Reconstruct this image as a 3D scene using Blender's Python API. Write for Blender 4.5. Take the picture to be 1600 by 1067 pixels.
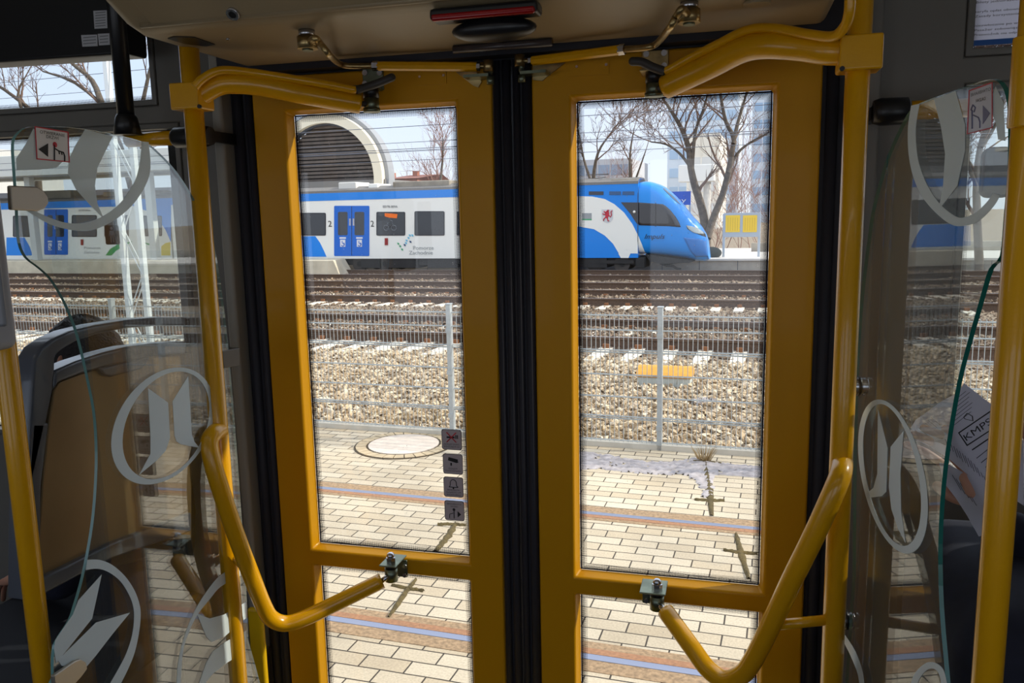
import bpy, math, random
import numpy as np
from mathutils import Vector, Matrix
for o in list(bpy.data.objects): bpy.data.objects.remove(o)
S = bpy.context.scene
COL = S.collection
rnd = random.Random(7)

# ------------------------------------------------------------------ camera
F, PITCH, ROLL, YB, YE = 1280.0, 0.15569, -0.02096, 0.26202, 0.31419
EYE = 2.1                                   # eye above the street paving
CX, CY = 800.0, 533.5
_cp, _sp = math.cos(PITCH), math.sin(PITCH)
_f = np.array([0, _cp, -_sp]); _r = np.array([1.0, 0, 0]); _u = np.array([0, _sp, _cp])
_c, _s = math.cos(ROLL), math.sin(ROLL)
_r, _u = _c*_r + _s*_u, -_s*_r + _c*_u
def into(w, a):
    X = np.array([math.cos(a), -math.sin(a), 0]); Y = np.array([math.sin(a), math.cos(a), 0])
    return np.array([w@X, w@Y, w[2]])
cam = bpy.data.objects.new('camera', bpy.data.cameras.new('camera'))
COL.objects.link(cam)
bf, br, bu = into(_f, YB), into(_r, YB), into(_u, YB)
cam.matrix_world = Matrix(((br[0], bu[0], -bf[0], 0), (br[1], bu[1], -bf[1], 0), (br[2], bu[2], -bf[2], EYE), (0, 0, 0, 1)))
cam.data.sensor_width = 36; cam.data.lens = F/1600*36
cam.data.clip_start = 0.02; cam.data.clip_end = 900
S.camera = cam
EXTROT = -(YE-YB)                           # street frame turned a little against the tram

# ------------------------------------------------------------------ light
S.view_settings.view_transform = 'Standard'; S.view_settings.look = 'None'
S.view_settings.gamma = 1; S.view_settings.use_curve_mapping = False
S.view_settings.exposure = 0.35
W = bpy.data.worlds.new('sky'); S.world = W; W.use_nodes = True
nt = W.node_tree; nt.nodes.clear()
tc = nt.nodes.new('ShaderNodeTexCoord'); sep = nt.nodes.new('ShaderNodeSeparateXYZ')
rmp = nt.nodes.new('ShaderNodeValToRGB'); bg = nt.nodes.new('ShaderNodeBackground'); wo = nt.nodes.new('ShaderNodeOutputWorld')
nt.links.new(tc.outputs['Generated'], sep.inputs[0]); nt.links.new(sep.outputs['Z'], rmp.inputs[0])
nt.links.new(rmp.outputs[0], bg.inputs[0]); nt.links.new(bg.outputs[0], wo.inputs[0])
e = rmp.color_ramp.elements
e[0].position = 0.0; e[0].color = (0.68, 0.73, 0.80, 1)
e[1].position = 0.6; e[1].color = (0.96, 1.04, 1.16, 1)
m_ = rmp.color_ramp.elements.new(0.16); m_.color = (0.58, 0.68, 0.86, 1)
bg.inputs[1].default_value = 1.15
sun = bpy.data.lights.new('sun', 'SUN'); sun.energy = 3.6; sun.angle = 0.009; sun.color = (1, 0.93, 0.80)
so = bpy.data.objects.new('sun', sun); COL.objects.link(so); so.location = (30, -10, 30)
sd = Vector((0.80, 0.24, 0.56)).normalized()          # towards the sun
so.rotation_euler = sd.to_track_quat('Z', 'Y').to_euler()
# unseen fill light added under the ceiling to brighten the interior
al = bpy.data.lights.new('interior_fill', 'AREA'); al.shape = 'RECTANGLE'; al.size = 3.5; al.size_y = 0.12
al.energy = 1.5; al.color = (1, 0.95, 0.86)
ao = bpy.data.objects.new('interior_fill', al); COL.objects.link(ao); ao.location = (-0.4, 0.3, 2.86)

# ------------------------------------------------------------------ projection helpers
A = lambda *v: np.array(v, float)
def ray(x, y, fr='b'):
    return into(_f + (x-CX)/F*_r - (y-CY)/F*_u, YB if fr == 'b' else YE)
def hit(x, y, p0, n, fr='b'):
    d = ray(x, y, fr); o = A(0, 0, EYE); p0 = A(*p0); n = A(*n)
    return o + d*(((p0-o)@n)/(d@n))
def PY(x, y, Y, fr='b'): return hit(x, y, (0, Y, 0), (0, 1, 0), fr)
def PX(x, y, X): return hit(x, y, (X, 0, 0), (1, 0, 0))
FV, SL = 7.15, -0.014
def GZ(v): return SL*max(0.0, v-FV)
def GP(x, y):                                 # on the outside ground
    d = ray(x, y, 'e'); o = A(0, 0, EYE)
    p = o + d*(-EYE/d[2])
    if p[1] > FV:
        n = A(0, -SL, 1); p0 = A(0, FV, 0); p = o + d*(((p0-o)@n)/(d@n))
    return p

# ------------------------------------------------------------------ materials
def lin(c):
    return tuple(((v/255)/12.92 if v/255 <= .04045 else ((v/255+.055)/1.055)**2.4) for v in c)
def mat(name, c, rough=.5, metal=0, spec=.5, noise=0, nscale=20, bump=0, bscale=60, coat=0):
    m = bpy.data.materials.new(name); m.use_nodes = True
    t = m.node_tree; b = t.nodes['Principled BSDF']
    col = lin(c)+(1,)
    b.inputs['Base Color'].default_value = col; b.inputs['Roughness'].default_value = rough
    b.inputs['Metallic'].default_value = metal; b.inputs['Specular IOR Level'].default_value = spec
    b.inputs['Coat Weight'].default_value = coat; b.inputs['Coat Roughness'].default_value = .06
    g = t.nodes.new('ShaderNodeTexCoord')
    if noise:
        n = t.nodes.new('ShaderNodeTexNoise'); n.inputs['Scale'].default_value = nscale; n.inputs['Detail'].default_value = 5
        mx = t.nodes.new('ShaderNodeMix'); mx.data_type = 'RGBA'; mx.blend_type = 'MULTIPLY'; mx.inputs[0].default_value = 1
        mr = t.nodes.new('ShaderNodeMapRange'); mr.inputs[1].default_value = .3; mr.inputs[2].default_value = .7
        mr.inputs[3].default_value = 1-noise; mr.inputs[4].default_value = 1+noise*.3
        t.links.new(g.outputs['Object'], n.inputs['Vector']); t.links.new(n.outputs[0], mr.inputs[0])
        mx.inputs[6].default_value = col; t.links.new(mr.outputs[0], mx.inputs[7]); t.links.new(mx.outputs[2], b.inputs['Base Color'])
    if bump:
        n = t.nodes.new('ShaderNodeTexNoise'); n.inputs['Scale'].default_value = bscale; n.inputs['Detail'].default_value = 3
        bp = t.nodes.new('ShaderNodeBump'); bp.inputs['Strength'].default_value = bump; bp.inputs['Distance'].default_value = .01
        t.links.new(g.outputs['Object'], n.inputs['Vector']); t.links.new(n.outputs[0], bp.inputs['Height']); t.links.new(bp.outputs[0], b.inputs['Normal'])
    return m
def glass(name, tint, refl=1.0, haze=0, specks=0, frit=None):
    """thin pane: clear transmission plus a Fresnel mirror; frit=(hx,hz) half sizes of a dotted black border"""
    m = bpy.data.materials.new(name); m.use_nodes = True; t = m.node_tree; t.nodes.clear()
    out = t.nodes.new('ShaderNodeOutputMaterial'); tr = t.nodes.new('ShaderNodeBsdfTransparent'); tr.inputs[0].default_value = (*tint, 1)
    gl = t.nodes.new('ShaderNodeBsdfGlossy'); gl.inputs['Roughness'].default_value = 0.0; gl.inputs[0].default_value = (1, 1, 1, 1)
    fr = t.nodes.new('ShaderNodeFresnel'); fr.inputs[0].default_value = 1.5
    # a pane lit from either side: use the same outside-in index on both faces
    geo = t.nodes.new('ShaderNodeNewGeometry'); mi = t.nodes.new('ShaderNodeMath'); mi.operation = 'MULTIPLY_ADD'
    mi.inputs[1].default_value = 1/1.5-1.5; mi.inputs[2].default_value = 1.5
    t.links.new(geo.outputs['Backfacing'], mi.inputs[0]); t.links.new(mi.outputs[0], fr.inputs[0])
    ml = t.nodes.new('ShaderNodeMath'); ml.operation = 'MULTIPLY'; ml.inputs[1].default_value = refl; ml.use_clamp = True
    t.links.new(fr.outputs[0], ml.inputs[0])
    mx = t.nodes.new('ShaderNodeMixShader'); t.links.new(ml.outputs[0], mx.inputs[0])
    t.links.new(tr.outputs[0], mx.inputs[1]); t.links.new(gl.outputs[0], mx.inputs[2])
    last = mx
    tc = t.nodes.new('ShaderNodeTexCoord')
    def over(fac_socket, const, color, rough=.6):
        nonlocal last
        df = t.nodes.new('ShaderNodeBsdfDiffuse'); df.inputs[0].default_value = (*color, 1)
        m2 = t.nodes.new('ShaderNodeMixShader')
        if fac_socket is None: m2.inputs[0].default_value = const
        else: t.links.new(fac_socket, m2.inputs[0])
        t.links.new(last.outputs[0], m2.inputs[1]); t.links.new(df.outputs[0], m2.inputs[2]); last = m2
    if haze: over(None, haze, (.8, .82, .85))
    if specks:
        v = t.nodes.new('ShaderNodeTexVoronoi'); v.inputs['Scale'].default_value = 85; v.inputs['Randomness'].default_value = 1
        lt = t.nodes.new('ShaderNodeMath'); lt.operation = 'LESS_THAN'; lt.inputs[1].default_value = .075
        cs = t.nodes.new('ShaderNodeSeparateColor'); t.links.new(v.outputs['Color'], cs.inputs[0])
        g2 = t.nodes.new('ShaderNodeMath'); g2.operation = 'LESS_THAN'; g2.inputs[1].default_value = .33; t.links.new(cs.outputs[0], g2.inputs[0])
        mu = t.nodes.new('ShaderNodeMath'); mu.operation = 'MULTIPLY'; mu2 = t.nodes.new('ShaderNodeMath'); mu2.operation = 'MULTIPLY'; mu2.inputs[1].default_value = specks
        t.links.new(tc.outputs['Object'], v.inputs['Vector']); t.links.new(v.outputs['Distance'], lt.inputs[0])
        t.links.new(lt.outputs[0], mu.inputs[0]); t.links.new(g2.outputs[0], mu.inputs[1]); t.links.new(mu.outputs[0], mu2.inputs[0])
        over(mu2.outputs[0], 0, (.9, .92, .95))
    if frit:
        hx, hz = frit
        def M(op, a, b=None, clamp=False):
            n = t.nodes.new('ShaderNodeMath'); n.operation = op; n.use_clamp = clamp
            for i, q in enumerate((a, b)):
                if q is None: continue
                if isinstance(q, (int, float)): n.inputs[i].default_value = q
                else: t.links.new(q, n.inputs[i])
            return n.outputs[0]
        sp = t.nodes.new('ShaderNodeSeparateXYZ'); t.links.new(tc.outputs['Object'], sp.inputs[0])
        dx = M('SUBTRACT', hx, M('ABSOLUTE', sp.outputs[0])); dz = M('SUBTRACT', hz, M('ABSOLUTE', M('SUBTRACT', sp.outputs[2], hz)))
        d = M('MINIMUM', dx, dz)
        k = 2*math.pi/.0034
        w = M('MULTIPLY', M('SINE', M('MULTIPLY', M('ADD', sp.outputs[0], sp.outputs[2]), k*.7)), M('SINE', M('MULTIPLY', M('SUBTRACT', sp.outputs[0], sp.outputs[2]), k*.7)))
        dots = M('GREATER_THAN', w, M('MULTIPLY', M('SUBTRACT', d, .010), 70))      # denser towards the edge
        band = M('LESS_THAN', d, .016); solid = M('LESS_THAN', d, .0035)
        over(M('MAXIMUM', M('MULTIPLY', dots, band), solid), 0, (.012, .012, .02))
    t.links.new(last.outputs[0], out.inputs[0])
    return m
def film(name, c, alpha, rough=.5):
    m = bpy.data.materials.new(name); m.use_nodes = True; t = m.node_tree; b = t.nodes['Principled BSDF']
    b.inputs['Base Color'].default_value = lin(c)+(1,); b.inputs['Roughness'].default_value = rough; b.inputs['Alpha'].default_value = alpha
    return m

YEL = mat('yellow_paint', (224, 162, 0), .28, spec=.5, bump=.04, bscale=350, coat=.35)
YELD = mat('yellow_door_paint', (206, 146, 0), .45, spec=.25, bump=.05, bscale=500, coat=.05)
BLK = mat('black_rubber', (44, 43, 50), .6, spec=.35)
BLKS = mat('black_plastic', (24, 24, 27), .35)
BEIGE = mat('beige_cover', (152, 134, 104), .45, bump=.02, bscale=300)
GREYW = mat('grey_wall_panel', (122, 118, 112), .6, bump=.05, bscale=400)
GREYD = mat('grey_window_frame', (120, 117, 112), .55)
CEIL = mat('ceiling_panel', (170, 170, 165), .6)
FLOOR = mat('floor_rubber', (70, 70, 74), .8, noise=.3, nscale=200)
ZINC = mat('zinc_passivated', (190, 165, 115), .32, metal=.9, noise=.45, nscale=30)
ZINCG = mat('zinc_greenish', (128, 136, 116), .35, metal=.85, noise=.4, nscale=25)
STEEL = mat('steel', (200, 200, 205), .25, metal=1)
BRUSH = mat('brushed_plate', (180, 172, 158), .4, metal=.8)
DRUB = mat('dark_lever', (60, 56, 54), .55)
RED = mat('red_lens', (150, 14, 18), .2)
REDI = mat('red_print', (200, 45, 60), .5)
WHT = mat('white_label', (235, 232, 232), .5)
GREYL = mat('grey_label', (190, 180, 185), .5)
INK = mat('black_print', (25, 25, 28), .6)
SEATG = mat('seat_frame_grey', (84, 88, 98), .3, coat=.4)
BRONZE = mat('seat_back_panel', (150, 124, 88), .42, metal=.55, noise=.3, nscale=3)
GRBOX = mat('grey_box', (150, 152, 158), .45)
GEDGE = mat('glass_edge', (112, 158, 156), .15)
GEDGE2 = mat('glass_edge_dark', (30, 110, 100), .2)
DECAL = film('etched_film', (222, 234, 236), .80, .6)

# ------------------------------------------------------------------ mesh helpers
ORG = {}
class MB:
    def __init__(s): s.v = []; s.f = []; s.m = []; s.sm = []; s.cur = 0
    def add(s, vs, fs, smooth=False):
        n = len(s.v); s.v += [tuple(map(float, q)) for q in vs]
        for f in fs: s.f.append([i+n for i in f]); s.m.append(s.cur); s.sm.append(smooth)
        return s
    def box(s, a, b):
        x0, y0, z0 = a; x1, y1, z1 = b
        return s.add([(x0,y0,z0),(x1,y0,z0),(x1,y1,z0),(x0,y1,z0),(x0,y0,z1),(x1,y0,z1),(x1,y1,z1),(x0,y1,z1)],
                     [(0,3,2,1),(4,5,6,7),(0,1,5,4),(1,2,6,5),(2,3,7,6),(3,0,4,7)])
    def prism(s, pts, off):                    # polygon swept along a vector
        n = len(pts); p = [A(*q) for q in pts]; o = A(*off)
        s.add(p + [q+o for q in p], [list(range(n))[::-1], list(range(n, 2*n))] + [(i, (i+1) % n, n+(i+1) % n, n+i) for i in range(n)])
        return s
    def ring(s, outer, inner, off, closed=True):
        n = len(outer); o = A(*off); a = [A(*q) for q in outer]; b = [A(*q) for q in inner]
        vs = a + b + [q+o for q in a] + [q+o for q in b]; fs = []
        for i in range(n if closed else n-1):
            j = (i+1) % n
            fs += [(i, j, n+j, n+i), (2*n+i, 3*n+i, 3*n+j, 2*n+j), (i, 2*n+i, 2*n+j, j), (n+i, n+j, 3*n+j, 3*n+i)]
        if not closed:
            fs += [(0, n, 3*n, 2*n), (n-1, 3*n-1, 4*n-1, 2*n-1)]
        return s.add(vs, fs)
    def tube(s, path, r, seg=14, cap=True, smooth=True):
        P = [Vector(q) for q in path]; n = len(P)
        R = r if isinstance(r, (list, tuple)) else [r]*n
        T = []
        for i in range(n):
            d = (P[min(i+1, n-1)]-P[max(i-1, 0)])
            T.append(d.normalized() if d.length > 1e-9 else Vector((0, 0, 1)))
        up = Vector((0, 0, 1)) if abs(T[0].z) < .9 else Vector((1, 0, 0))
        N = (up - T[0]*up.dot(T[0])).normalized(); vs = []
        for i in range(n):
            N = (N - T[i]*N.dot(T[i])).normalized(); Bn = T[i].cross(N)
            for k in range(seg):
                a = 2*math.pi*k/seg; vs.append(P[i] + (N*math.cos(a) + Bn*math.sin(a))*R[i])
        fs = [(i*seg+k, i*seg+(k+1) % seg, (i+1)*seg+(k+1) % seg, (i+1)*seg+k) for i in range(n-1) for k in range(seg)]
        s.add(vs, fs, smooth)
        if cap: 
            b = len(s.v)-len(vs)
            for q in (list(range(seg))[::-1], list(range((n-1)*seg, n*seg))):
                s.f.append([b+i for i in q]); s.m.append(s.cur); s.sm.append(False)
        return s
    def cyl(s, a, b, r, seg=20, smooth=True): return s.tube([a, b], r, seg, True, smooth)
    def sphere(s, c, r, su=16, sv=10, sc=(1, 1, 1)):
        vs = []; fs = []
        for j in range(sv+1):
            th = math.pi*j/sv
            for i in range(su):
                ph = 2*math.pi*i/su
                vs.append((c[0]+r*sc[0]*math.sin(th)*math.cos(ph), c[1]+r*sc[1]*math.sin(th)*math.sin(ph), c[2]+r*sc[2]*math.cos(th)))
        for j in range(sv):
            for i in range(su):
                fs.append((j*su+i, (j+1)*su+i, (j+1)*su+(i+1) % su, j*su+(i+1) % su))
        return s.add(vs, fs, True)
    def sheet(s, x0, x1, z0, z1, holes, Y, th, taper=0):
        """vertical panel facing -y at Y, thickness th, with rectangular holes (xa,xb,za,zb), narrowing to the back by taper"""
        xs = sorted({x0, x1, *[h[0] for h in holes], *[h[1] for h in holes]}); zs = sorted({z0, z1, *[h[2] for h in holes], *[h[3] for h in holes]})
        idx = {}
        def inh(xm, zm): return any(h[0] < xm < h[1] and h[2] < zm < h[3] for h in holes)
        def vid(x, z, bk):
            k = (x, z, bk)
            if k not in idx:
                xx, zz = x, z
                if bk and taper:
                    for h in holes:
                        if h[2] <= z <= h[3] or True:
                            if x == h[0]: xx = x+taper
                            if x == h[1]: xx = x-taper
                            if z == h[2]: zz = z+taper
                            if z == h[3]: zz = z-taper
                idx[k] = len(s.v); s.v.append((xx, Y+(th if bk else 0), zz))
            return idx[k]
        def F_(q): s.f.append(q); s.m.append(s.cur); s.sm.append(False)
        for i in range(len(xs)-1):
            for j in range(len(zs)-1):
                xa, xb, za, zb = xs[i], xs[i+1], zs[j], zs[j+1]
                solid = not inh((xa+xb)/2, (za+zb)/2)
                if solid:
                    F_([vid(xa, za, 0), vid(xb, za, 0), vid(xb, zb, 0), vid(xa, zb, 0)])
                    F_([vid(xa, za, 1), vid(xa, zb, 1), vid(xb, zb, 1), vid(xb, za, 1)])
                    for (p, q, nx, nz) in (((xa, za), (xb, za), (xa+xb)/2, za-1e-5), ((xb, za), (xb, zb), xb+1e-5, (za+zb)/2), ((xb, zb), (xa, zb), (xa+xb)/2, zb+1e-5), ((xa, zb), (xa, za), xa-1e-5, (za+zb)/2)):
                        out = nx < x0 or nx > x1 or nz < z0 or nz > z1 or inh(nx, nz)
                        if out: F_([vid(*q, 0), vid(*p, 0), vid(*p, 1), vid(*q, 1)])
        return s
    def build(s, name, mats, parent=None, fr='b', bevel=0, seg=2, org=None):
        me = bpy.data.meshes.new(name)
        mats = mats if isinstance(mats, (list, tuple)) else [mats]
        V = np.array(s.v, float)
        if parent is not None: o0 = ORG[parent.name]
        elif org is not None: o0 = A(*org)
        else:
            mn, mxx = V.min(0), V.max(0); o0 = A((mn[0]+mxx[0])/2, (mn[1]+mxx[1])/2, mn[2])
        me.from_pydata((V-o0).tolist(), [], s.f)
        for mm in mats: me.materials.append(mm)
        me.polygons.foreach_set('material_index', s.m); me.polygons.foreach_set('use_smooth', s.sm); me.update()
        o = bpy.data.objects.new(name, me); COL.objects.link(o)
        if parent is not None: o.parent = parent; ORG[o.name] = o0
        else: place(o, o0, fr)
        if bevel:
            b = o.modifiers.new('bevel', 'BEVEL'); b.width = bevel; b.segments = seg; b.limit_method = 'ANGLE'; b.angle_limit = .6
            b.harden_normals = False
            for p in me.polygons: p.use_smooth = True
            ws = o.modifiers.new('wn', 'WEIGHTED_NORMAL'); ws.keep_sharp = True
        return o
def place(o, p, fr='b'):
    p = A(*p); ORG[o.name] = p
    if fr == 'e':
        c, s_ = math.cos(EXTROT), math.sin(EXTROT)
        o.location = (p[0]*c - p[1]*s_, p[0]*s_ + p[1]*c, p[2]); o.rotation_euler = (0, 0, EXTROT)
    else: o.location = tuple(p)
def tag(o, label, cat, group=None):
    o['label'] = label; o['category'] = cat
    if group: o['group'] = group
    return o
def thing(name, p, label, cat, group=None, fr='b'):
    o = bpy.data.objects.new(name, None); COL.objects.link(o); o.empty_display_size = .1
    place(o, p, fr); return tag(o, label, cat, group)
def st(o): o['kind'] = 'structure'; return o
def stuff(o): o['kind'] = 'stuff'; return o
def smooth_path(pts, n=6):
    P = [A(*p) for p in pts]; out = []
    for i in range(len(P)-1):
        p0 = P[max(i-1, 0)]; p1 = P[i]; p2 = P[i+1]; p3 = P[min(i+2, len(P)-1)]
        for k in range(n):
            t = k/n
            out.append(.5*((2*p1)+(-p0+p2)*t+(2*p0-5*p1+4*p2-p3)*t*t+(-p0+3*p1-3*p2+p3)*t**3))
    out.append(P[-1]); return out
def text(s, o, xd, ud, h, m, parent, name='lettering', align='CENTER', nrm=None, wfit=None, fr='b', shear=0):
    """flat lettering: origin o (centre bottom), along xd, up ud, cap height about h"""
    cu = bpy.data.curves.new('t', 'FONT'); cu.body = s; cu.size = 1; cu.align_x = align; cu.extrude = 0; cu.resolution_u = 3; cu.shear = shear
    ob = bpy.data.objects.new('t', cu); COL.objects.link(ob)
    bpy.context.view_layer.update()
    me = bpy.data.meshes.new_from_object(ob.evaluated_get(bpy.context.evaluated_depsgraph_get()))
    bpy.data.objects.remove(ob)
    n = len(me.vertices); co = np.zeros(n*3); me.vertices.foreach_get('co', co); co = co.reshape(-1, 3)
    k = h/.72; kx = k
    if wfit and n: kx = wfit/(co[:, 0].max()-co[:, 0].min())
    o = A(*o); xd = A(*xd); ud = A(*ud); xd = xd/np.linalg.norm(xd); ud = ud/np.linalg.norm(ud)
    V = o + co[:, :1]*kx*xd + co[:, 1:2]*k*ud
    b = MB(); b.add(V.tolist(), [list(p.vertices) for p in me.polygons])
    bpy.data.meshes.remove(me)
    return b.build(name, m, parent, fr)

# ================================================================== TRAM SHELL
DY = 1.76                                   # face of the door leaves
WY = 1.80                                   # side wall inner face
FZ, CZ = 0.40, 2.95
def X_(x, y, Y=DY): return float(PY(x, y, Y)[0])
def Z_(x, y, Y=DY): return float(PY(x, y, Y)[2])
def mean(*a): return sum(a)/len(a)
dl = mean(X_(398, 267), X_(420, 534), X_(437, 800), X_(455, 1060))      # left leaf, left edge
dm0 = mean(X_(768, 200), X_(777, 534), X_(785, 800), X_(790, 1060))
dm1 = mean(X_(829, 200), X_(837, 534), X_(842, 800), X_(846, 1060))
dr = mean(X_(1283, 200), X_(1269, 534), X_(1261, 800), X_(1253, 1060))
ztop = mean(Z_(600, 104), Z_(1120, 74))
jl, jr = mean(X_(367, 267), X_(388, 534), X_(415, 1067)), dr+.075       # outer edges of the black surround
zh = 2.44
# floor, ceiling, far walls
b = MB(); b.box((-3.6, -.65, FZ-.08), (2.6, WY+.04, FZ)); fl = st(b.build('floor', FLOOR))
b = MB(); b.box((-3.6, -.65, CZ), (2.6, WY+.04, CZ+.05)); st(b.build('ceiling', CEIL))
# street-side wall pieces with window openings
wl_hi = (-3.3, X_(242, 110, WY), Z_(120, 172, WY), 2.62)
SILL = Z_(1500, 768, WY)
wl_lo = (-3.3, mean(X_(299, 534, WY), X_(296, 300, WY)), SILL, Z_(225, 194, WY))
b = MB(); b.sheet(-3.6, jl, FZ, CZ, [wl_hi, wl_lo], WY, .05); st(b.build('wall_left', GREYW, bevel=.006))
wr_hi = (X_(1509, 60, WY), 2.3, Z_(1540, 87, WY), 2.62)
wr_lo = (mean(X_(1500, 200, WY), X_(1487, 534, WY)), 2.3, SILL, Z_(1540, 129, WY))
b = MB(); b.sheet(jr, 2.6, FZ, CZ, [wr_hi, wr_lo], WY, .05); st(b.build('wall_right', GREYW, bevel=.006))
b = MB(); b.box((jl, WY, zh+.16), (jr, WY+.05, CZ)); st(b.build('wall_above_door', GREYW))
# wall behind the camera with its own big windows, and the ends of the compartment
holes = [(-3.3, -2.3, 1.5, 2.35), (-1.9, -.9, 1.5, 2.35), (-.4, .6, 1.5, 2.35), (1.1, 2.2, 1.5, 2.35)]
b = MB(); b.sheet(-3.6, 2.6, FZ, CZ, holes, -.70, .05); st(b.build('wall_back', GREYW))
for i, x in enumerate((-3.65, 2.6)):
    b = MB(); b.box((x, -.65, FZ), (x+.05, WY+.05, CZ)); st(b.build(('wall_end_left', 'wall_end_right')[i], GREYD))

PANE = glass('window_pane', (.90, .93, .93), 1.6)
n_win = 0
def side_window(h, dark=None):
    global n_win; n_win += 1
    w = bpy.data.objects.new('window_%d' % n_win, None); COL.objects.link(w); place(w, ((h[0]+h[1])/2, WY, h[2])); st(w)
    b = MB(); t = .014
    b.ring([(h[0], WY-.004, h[2]), (h[1], WY-.004, h[2]), (h[1], WY-.004, h[3]), (h[0], WY-.004, h[3])],
           [(h[0]+t, WY-.004, h[2]+t), (h[1]-t, WY-.004, h[2]+t), (h[1]-t, WY-.004, h[3]-t), (h[0]+t, WY-.004, h[3]-t)], (0, .045, 0))
    b.build('window_frame', GREYD, w, bevel=.003)
    g = MB(); g.add([(h[0]+t, WY+.03, h[2]+t), (h[1]-t, WY+.03, h[2]+t), (h[1]-t, WY+.03, h[3]-t), (h[0]+t, WY+.03, h[3]-t)], [(0, 1, 2, 3)])
    hx, hz = (h[1]-h[0])/2-t, (h[3]-h[2])/2-t
    p = g.build('pane', glass('side_pane_%d' % n_win, (.90, .93, .93), 1.6, frit=(hx, hz)), w); recenter(p)
    if dark:
        q = MB(); q.box((dark[0], WY+.022, h[2]+t), (dark[1], WY+.028, h[3]-t)); q.build('tinted_strip', glass('tint_strip', (.10, .10, .10), 1.2), w)
    return w
def recenter(o):
    me = o.data; n = len(me.vertices); co = np.zeros(n*3); me.vertices.foreach_get('co', co); co = co.reshape(-1, 3)
    mn, mx = co.min(0), co.max(0); c = A((mn[0]+mx[0])/2, (mn[1]+mx[1])/2, mn[2])
    me.vertices.foreach_set('co', (co-c).ravel()); me.update(); o.location = Vector(o.location)+Vector(c)
side_window(wl_hi)
side_window(wl_lo, (mean(X_(260, 280, WY), X_(277, 534, WY)), wl_lo[1]-.01))
side_window(wr_hi); side_window(wr_lo)

# black door surround, header, light jamb strip
b = MB(); b.box((jl, DY+.012, ztop-.01), (jr, WY+.04, zh+.16)); b.box((jl, DY-.035, zh-.012), (jr, DY+.02, zh+.05))
o = b.build('trim_1', BLK); st(o)
b = MB(); b.box((jl, DY+.012, FZ), (dl, WY+.03, ztop)); b.tube([(jl+.02, DY+.01, FZ), (jl+.02, DY+.01, ztop)], .012, 10); b.tube([(jl+.05, DY+.01, FZ), (jl+.05, DY+.01, ztop)], .010, 10); st(b.build('trim_2', BLK))
b = MB(); b.box((dr, DY+.012, FZ), (jr, WY+.03, ztop)); b.tube([(dr+.02, DY+.01, FZ), (dr+.02, DY+.01, ztop)], .012, 10); st(b.build('trim_3', BLK))
b = MB(); b.box((jl-.028, DY-.03, FZ), (jl, WY, CZ-.3)); st(b.build('trim_4', mat('pillar_edge', (150, 145, 135), .5), bevel=.008))
b = MB(); b.box((jr, DY-.01, FZ), (jr+.03, WY, CZ-.3)); st(b.build('trim_5', GREYW, bevel=.006))
# step edge with a bright yellow ribbed nosing
b = MB(); b.box((jl, DY-.25, FZ), (jr, DY+.0, FZ+.012))
for k in range(8): b.box((jl, DY-.24+k*.03, FZ+.012), (jr, DY-.225+k*.03, FZ+.016))
st(b.build('trim_6', mat('yellow_nosing', (235, 200, 20), .5)))

b = MB(); b.box((X_(388, 1000, 1.70), 1.70, FZ), (X_(411, 1000, 1.70), DY-.042, Z_(398, 952, 1.70))); st(b.build('trim_7', mat('yellow_sill_post', (235, 190, 10), .4), bevel=.012, seg=4))
# ------------------------------------------------------------------ door leaves
def leaf(n, x0, x1, up, lo, labels):
    """up/lo: (outer xa, xb, za, zb) of the recesses on the front face"""
    d = bpy.data.objects.new('door_%d' % n, None); COL.objects.link(d); place(d, ((x0+x1)/2, DY, FZ)); st(d); d['label'] = labels
    b = MB(); b.sheet(x0, x1, FZ+.01, ztop, [up, lo], DY, .034, taper=.009)
    b.build('leaf_panel', YELD, d, bevel=.006, seg=3)
    for nm, h in (('upper_pane', up), ('lower_pane', lo)):
        g = MB(); e = .008; h = (h[0]+e, h[1]-e, h[2]+e, h[3]-e)
        g.add([(h[0], DY+.031, h[2]), (h[1], DY+.031, h[2]), (h[1], DY+.031, h[3]), (h[0], DY+.031, h[3])], [(0, 1, 2, 3)])
        p = g.build(nm, glass('door_pane_%d_%s' % (n, nm), (.96, .97, .97), 1.1, haze=.010, specks=.75, frit=((h[1]-h[0])/2, (h[3]-h[2])/2)), d); recenter(p)
    return d
uL = (mean(X_(442, 172), X_(489, 859)), mean(X_(708, 165), X_(733, 868))+.004, mean(Z_(489, 859), Z_(732, 882)), mean(Z_(442, 172), Z_(707, 159)))
lL = (uL[0], uL[1], FZ+.13, mean(Z_(504, 885), Z_(734, 910))+.003)
uR = (mean(X_(889, 150), X_(900, 902)), mean(X_(1205, 142, DY+.03), X_(1187, 913, DY+.03))+.009, mean(Z_(900, 902), Z_(1194, 930)), mean(Z_(889, 150), Z_(1215, 132)))
lR = (uR[0], uR[1], FZ+.13, mean(Z_(907, 931), Z_(1186, 959))+.003)
D1 = leaf(1, dl, dm0, uL, lL, 'left yellow door leaf with small pictogram stickers on its window')
D2 = leaf(2, dm1, dr, uR, lR, 'right yellow door leaf with clear windows facing the train nose')
mid = X_(806, 534)
for d, a, c in ((D1, dm0, mid), (D2, mid, dm1)):
    b = MB(); b.box((a+.002, DY+.006, FZ+.01), (c-.001, DY+.03, ztop))
    w_ = (c-a)/3
    w_ = (c-a)/2
    for k, f_ in ((0, .72), (1, .94)): b.tube([(a+w_*(k+.5), DY+.006, FZ+.01), (a+w_*(k+.5), DY+.006, ztop)], w_*.5*f_, 24)
    b.build('edge_seal', BLK, d)
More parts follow.
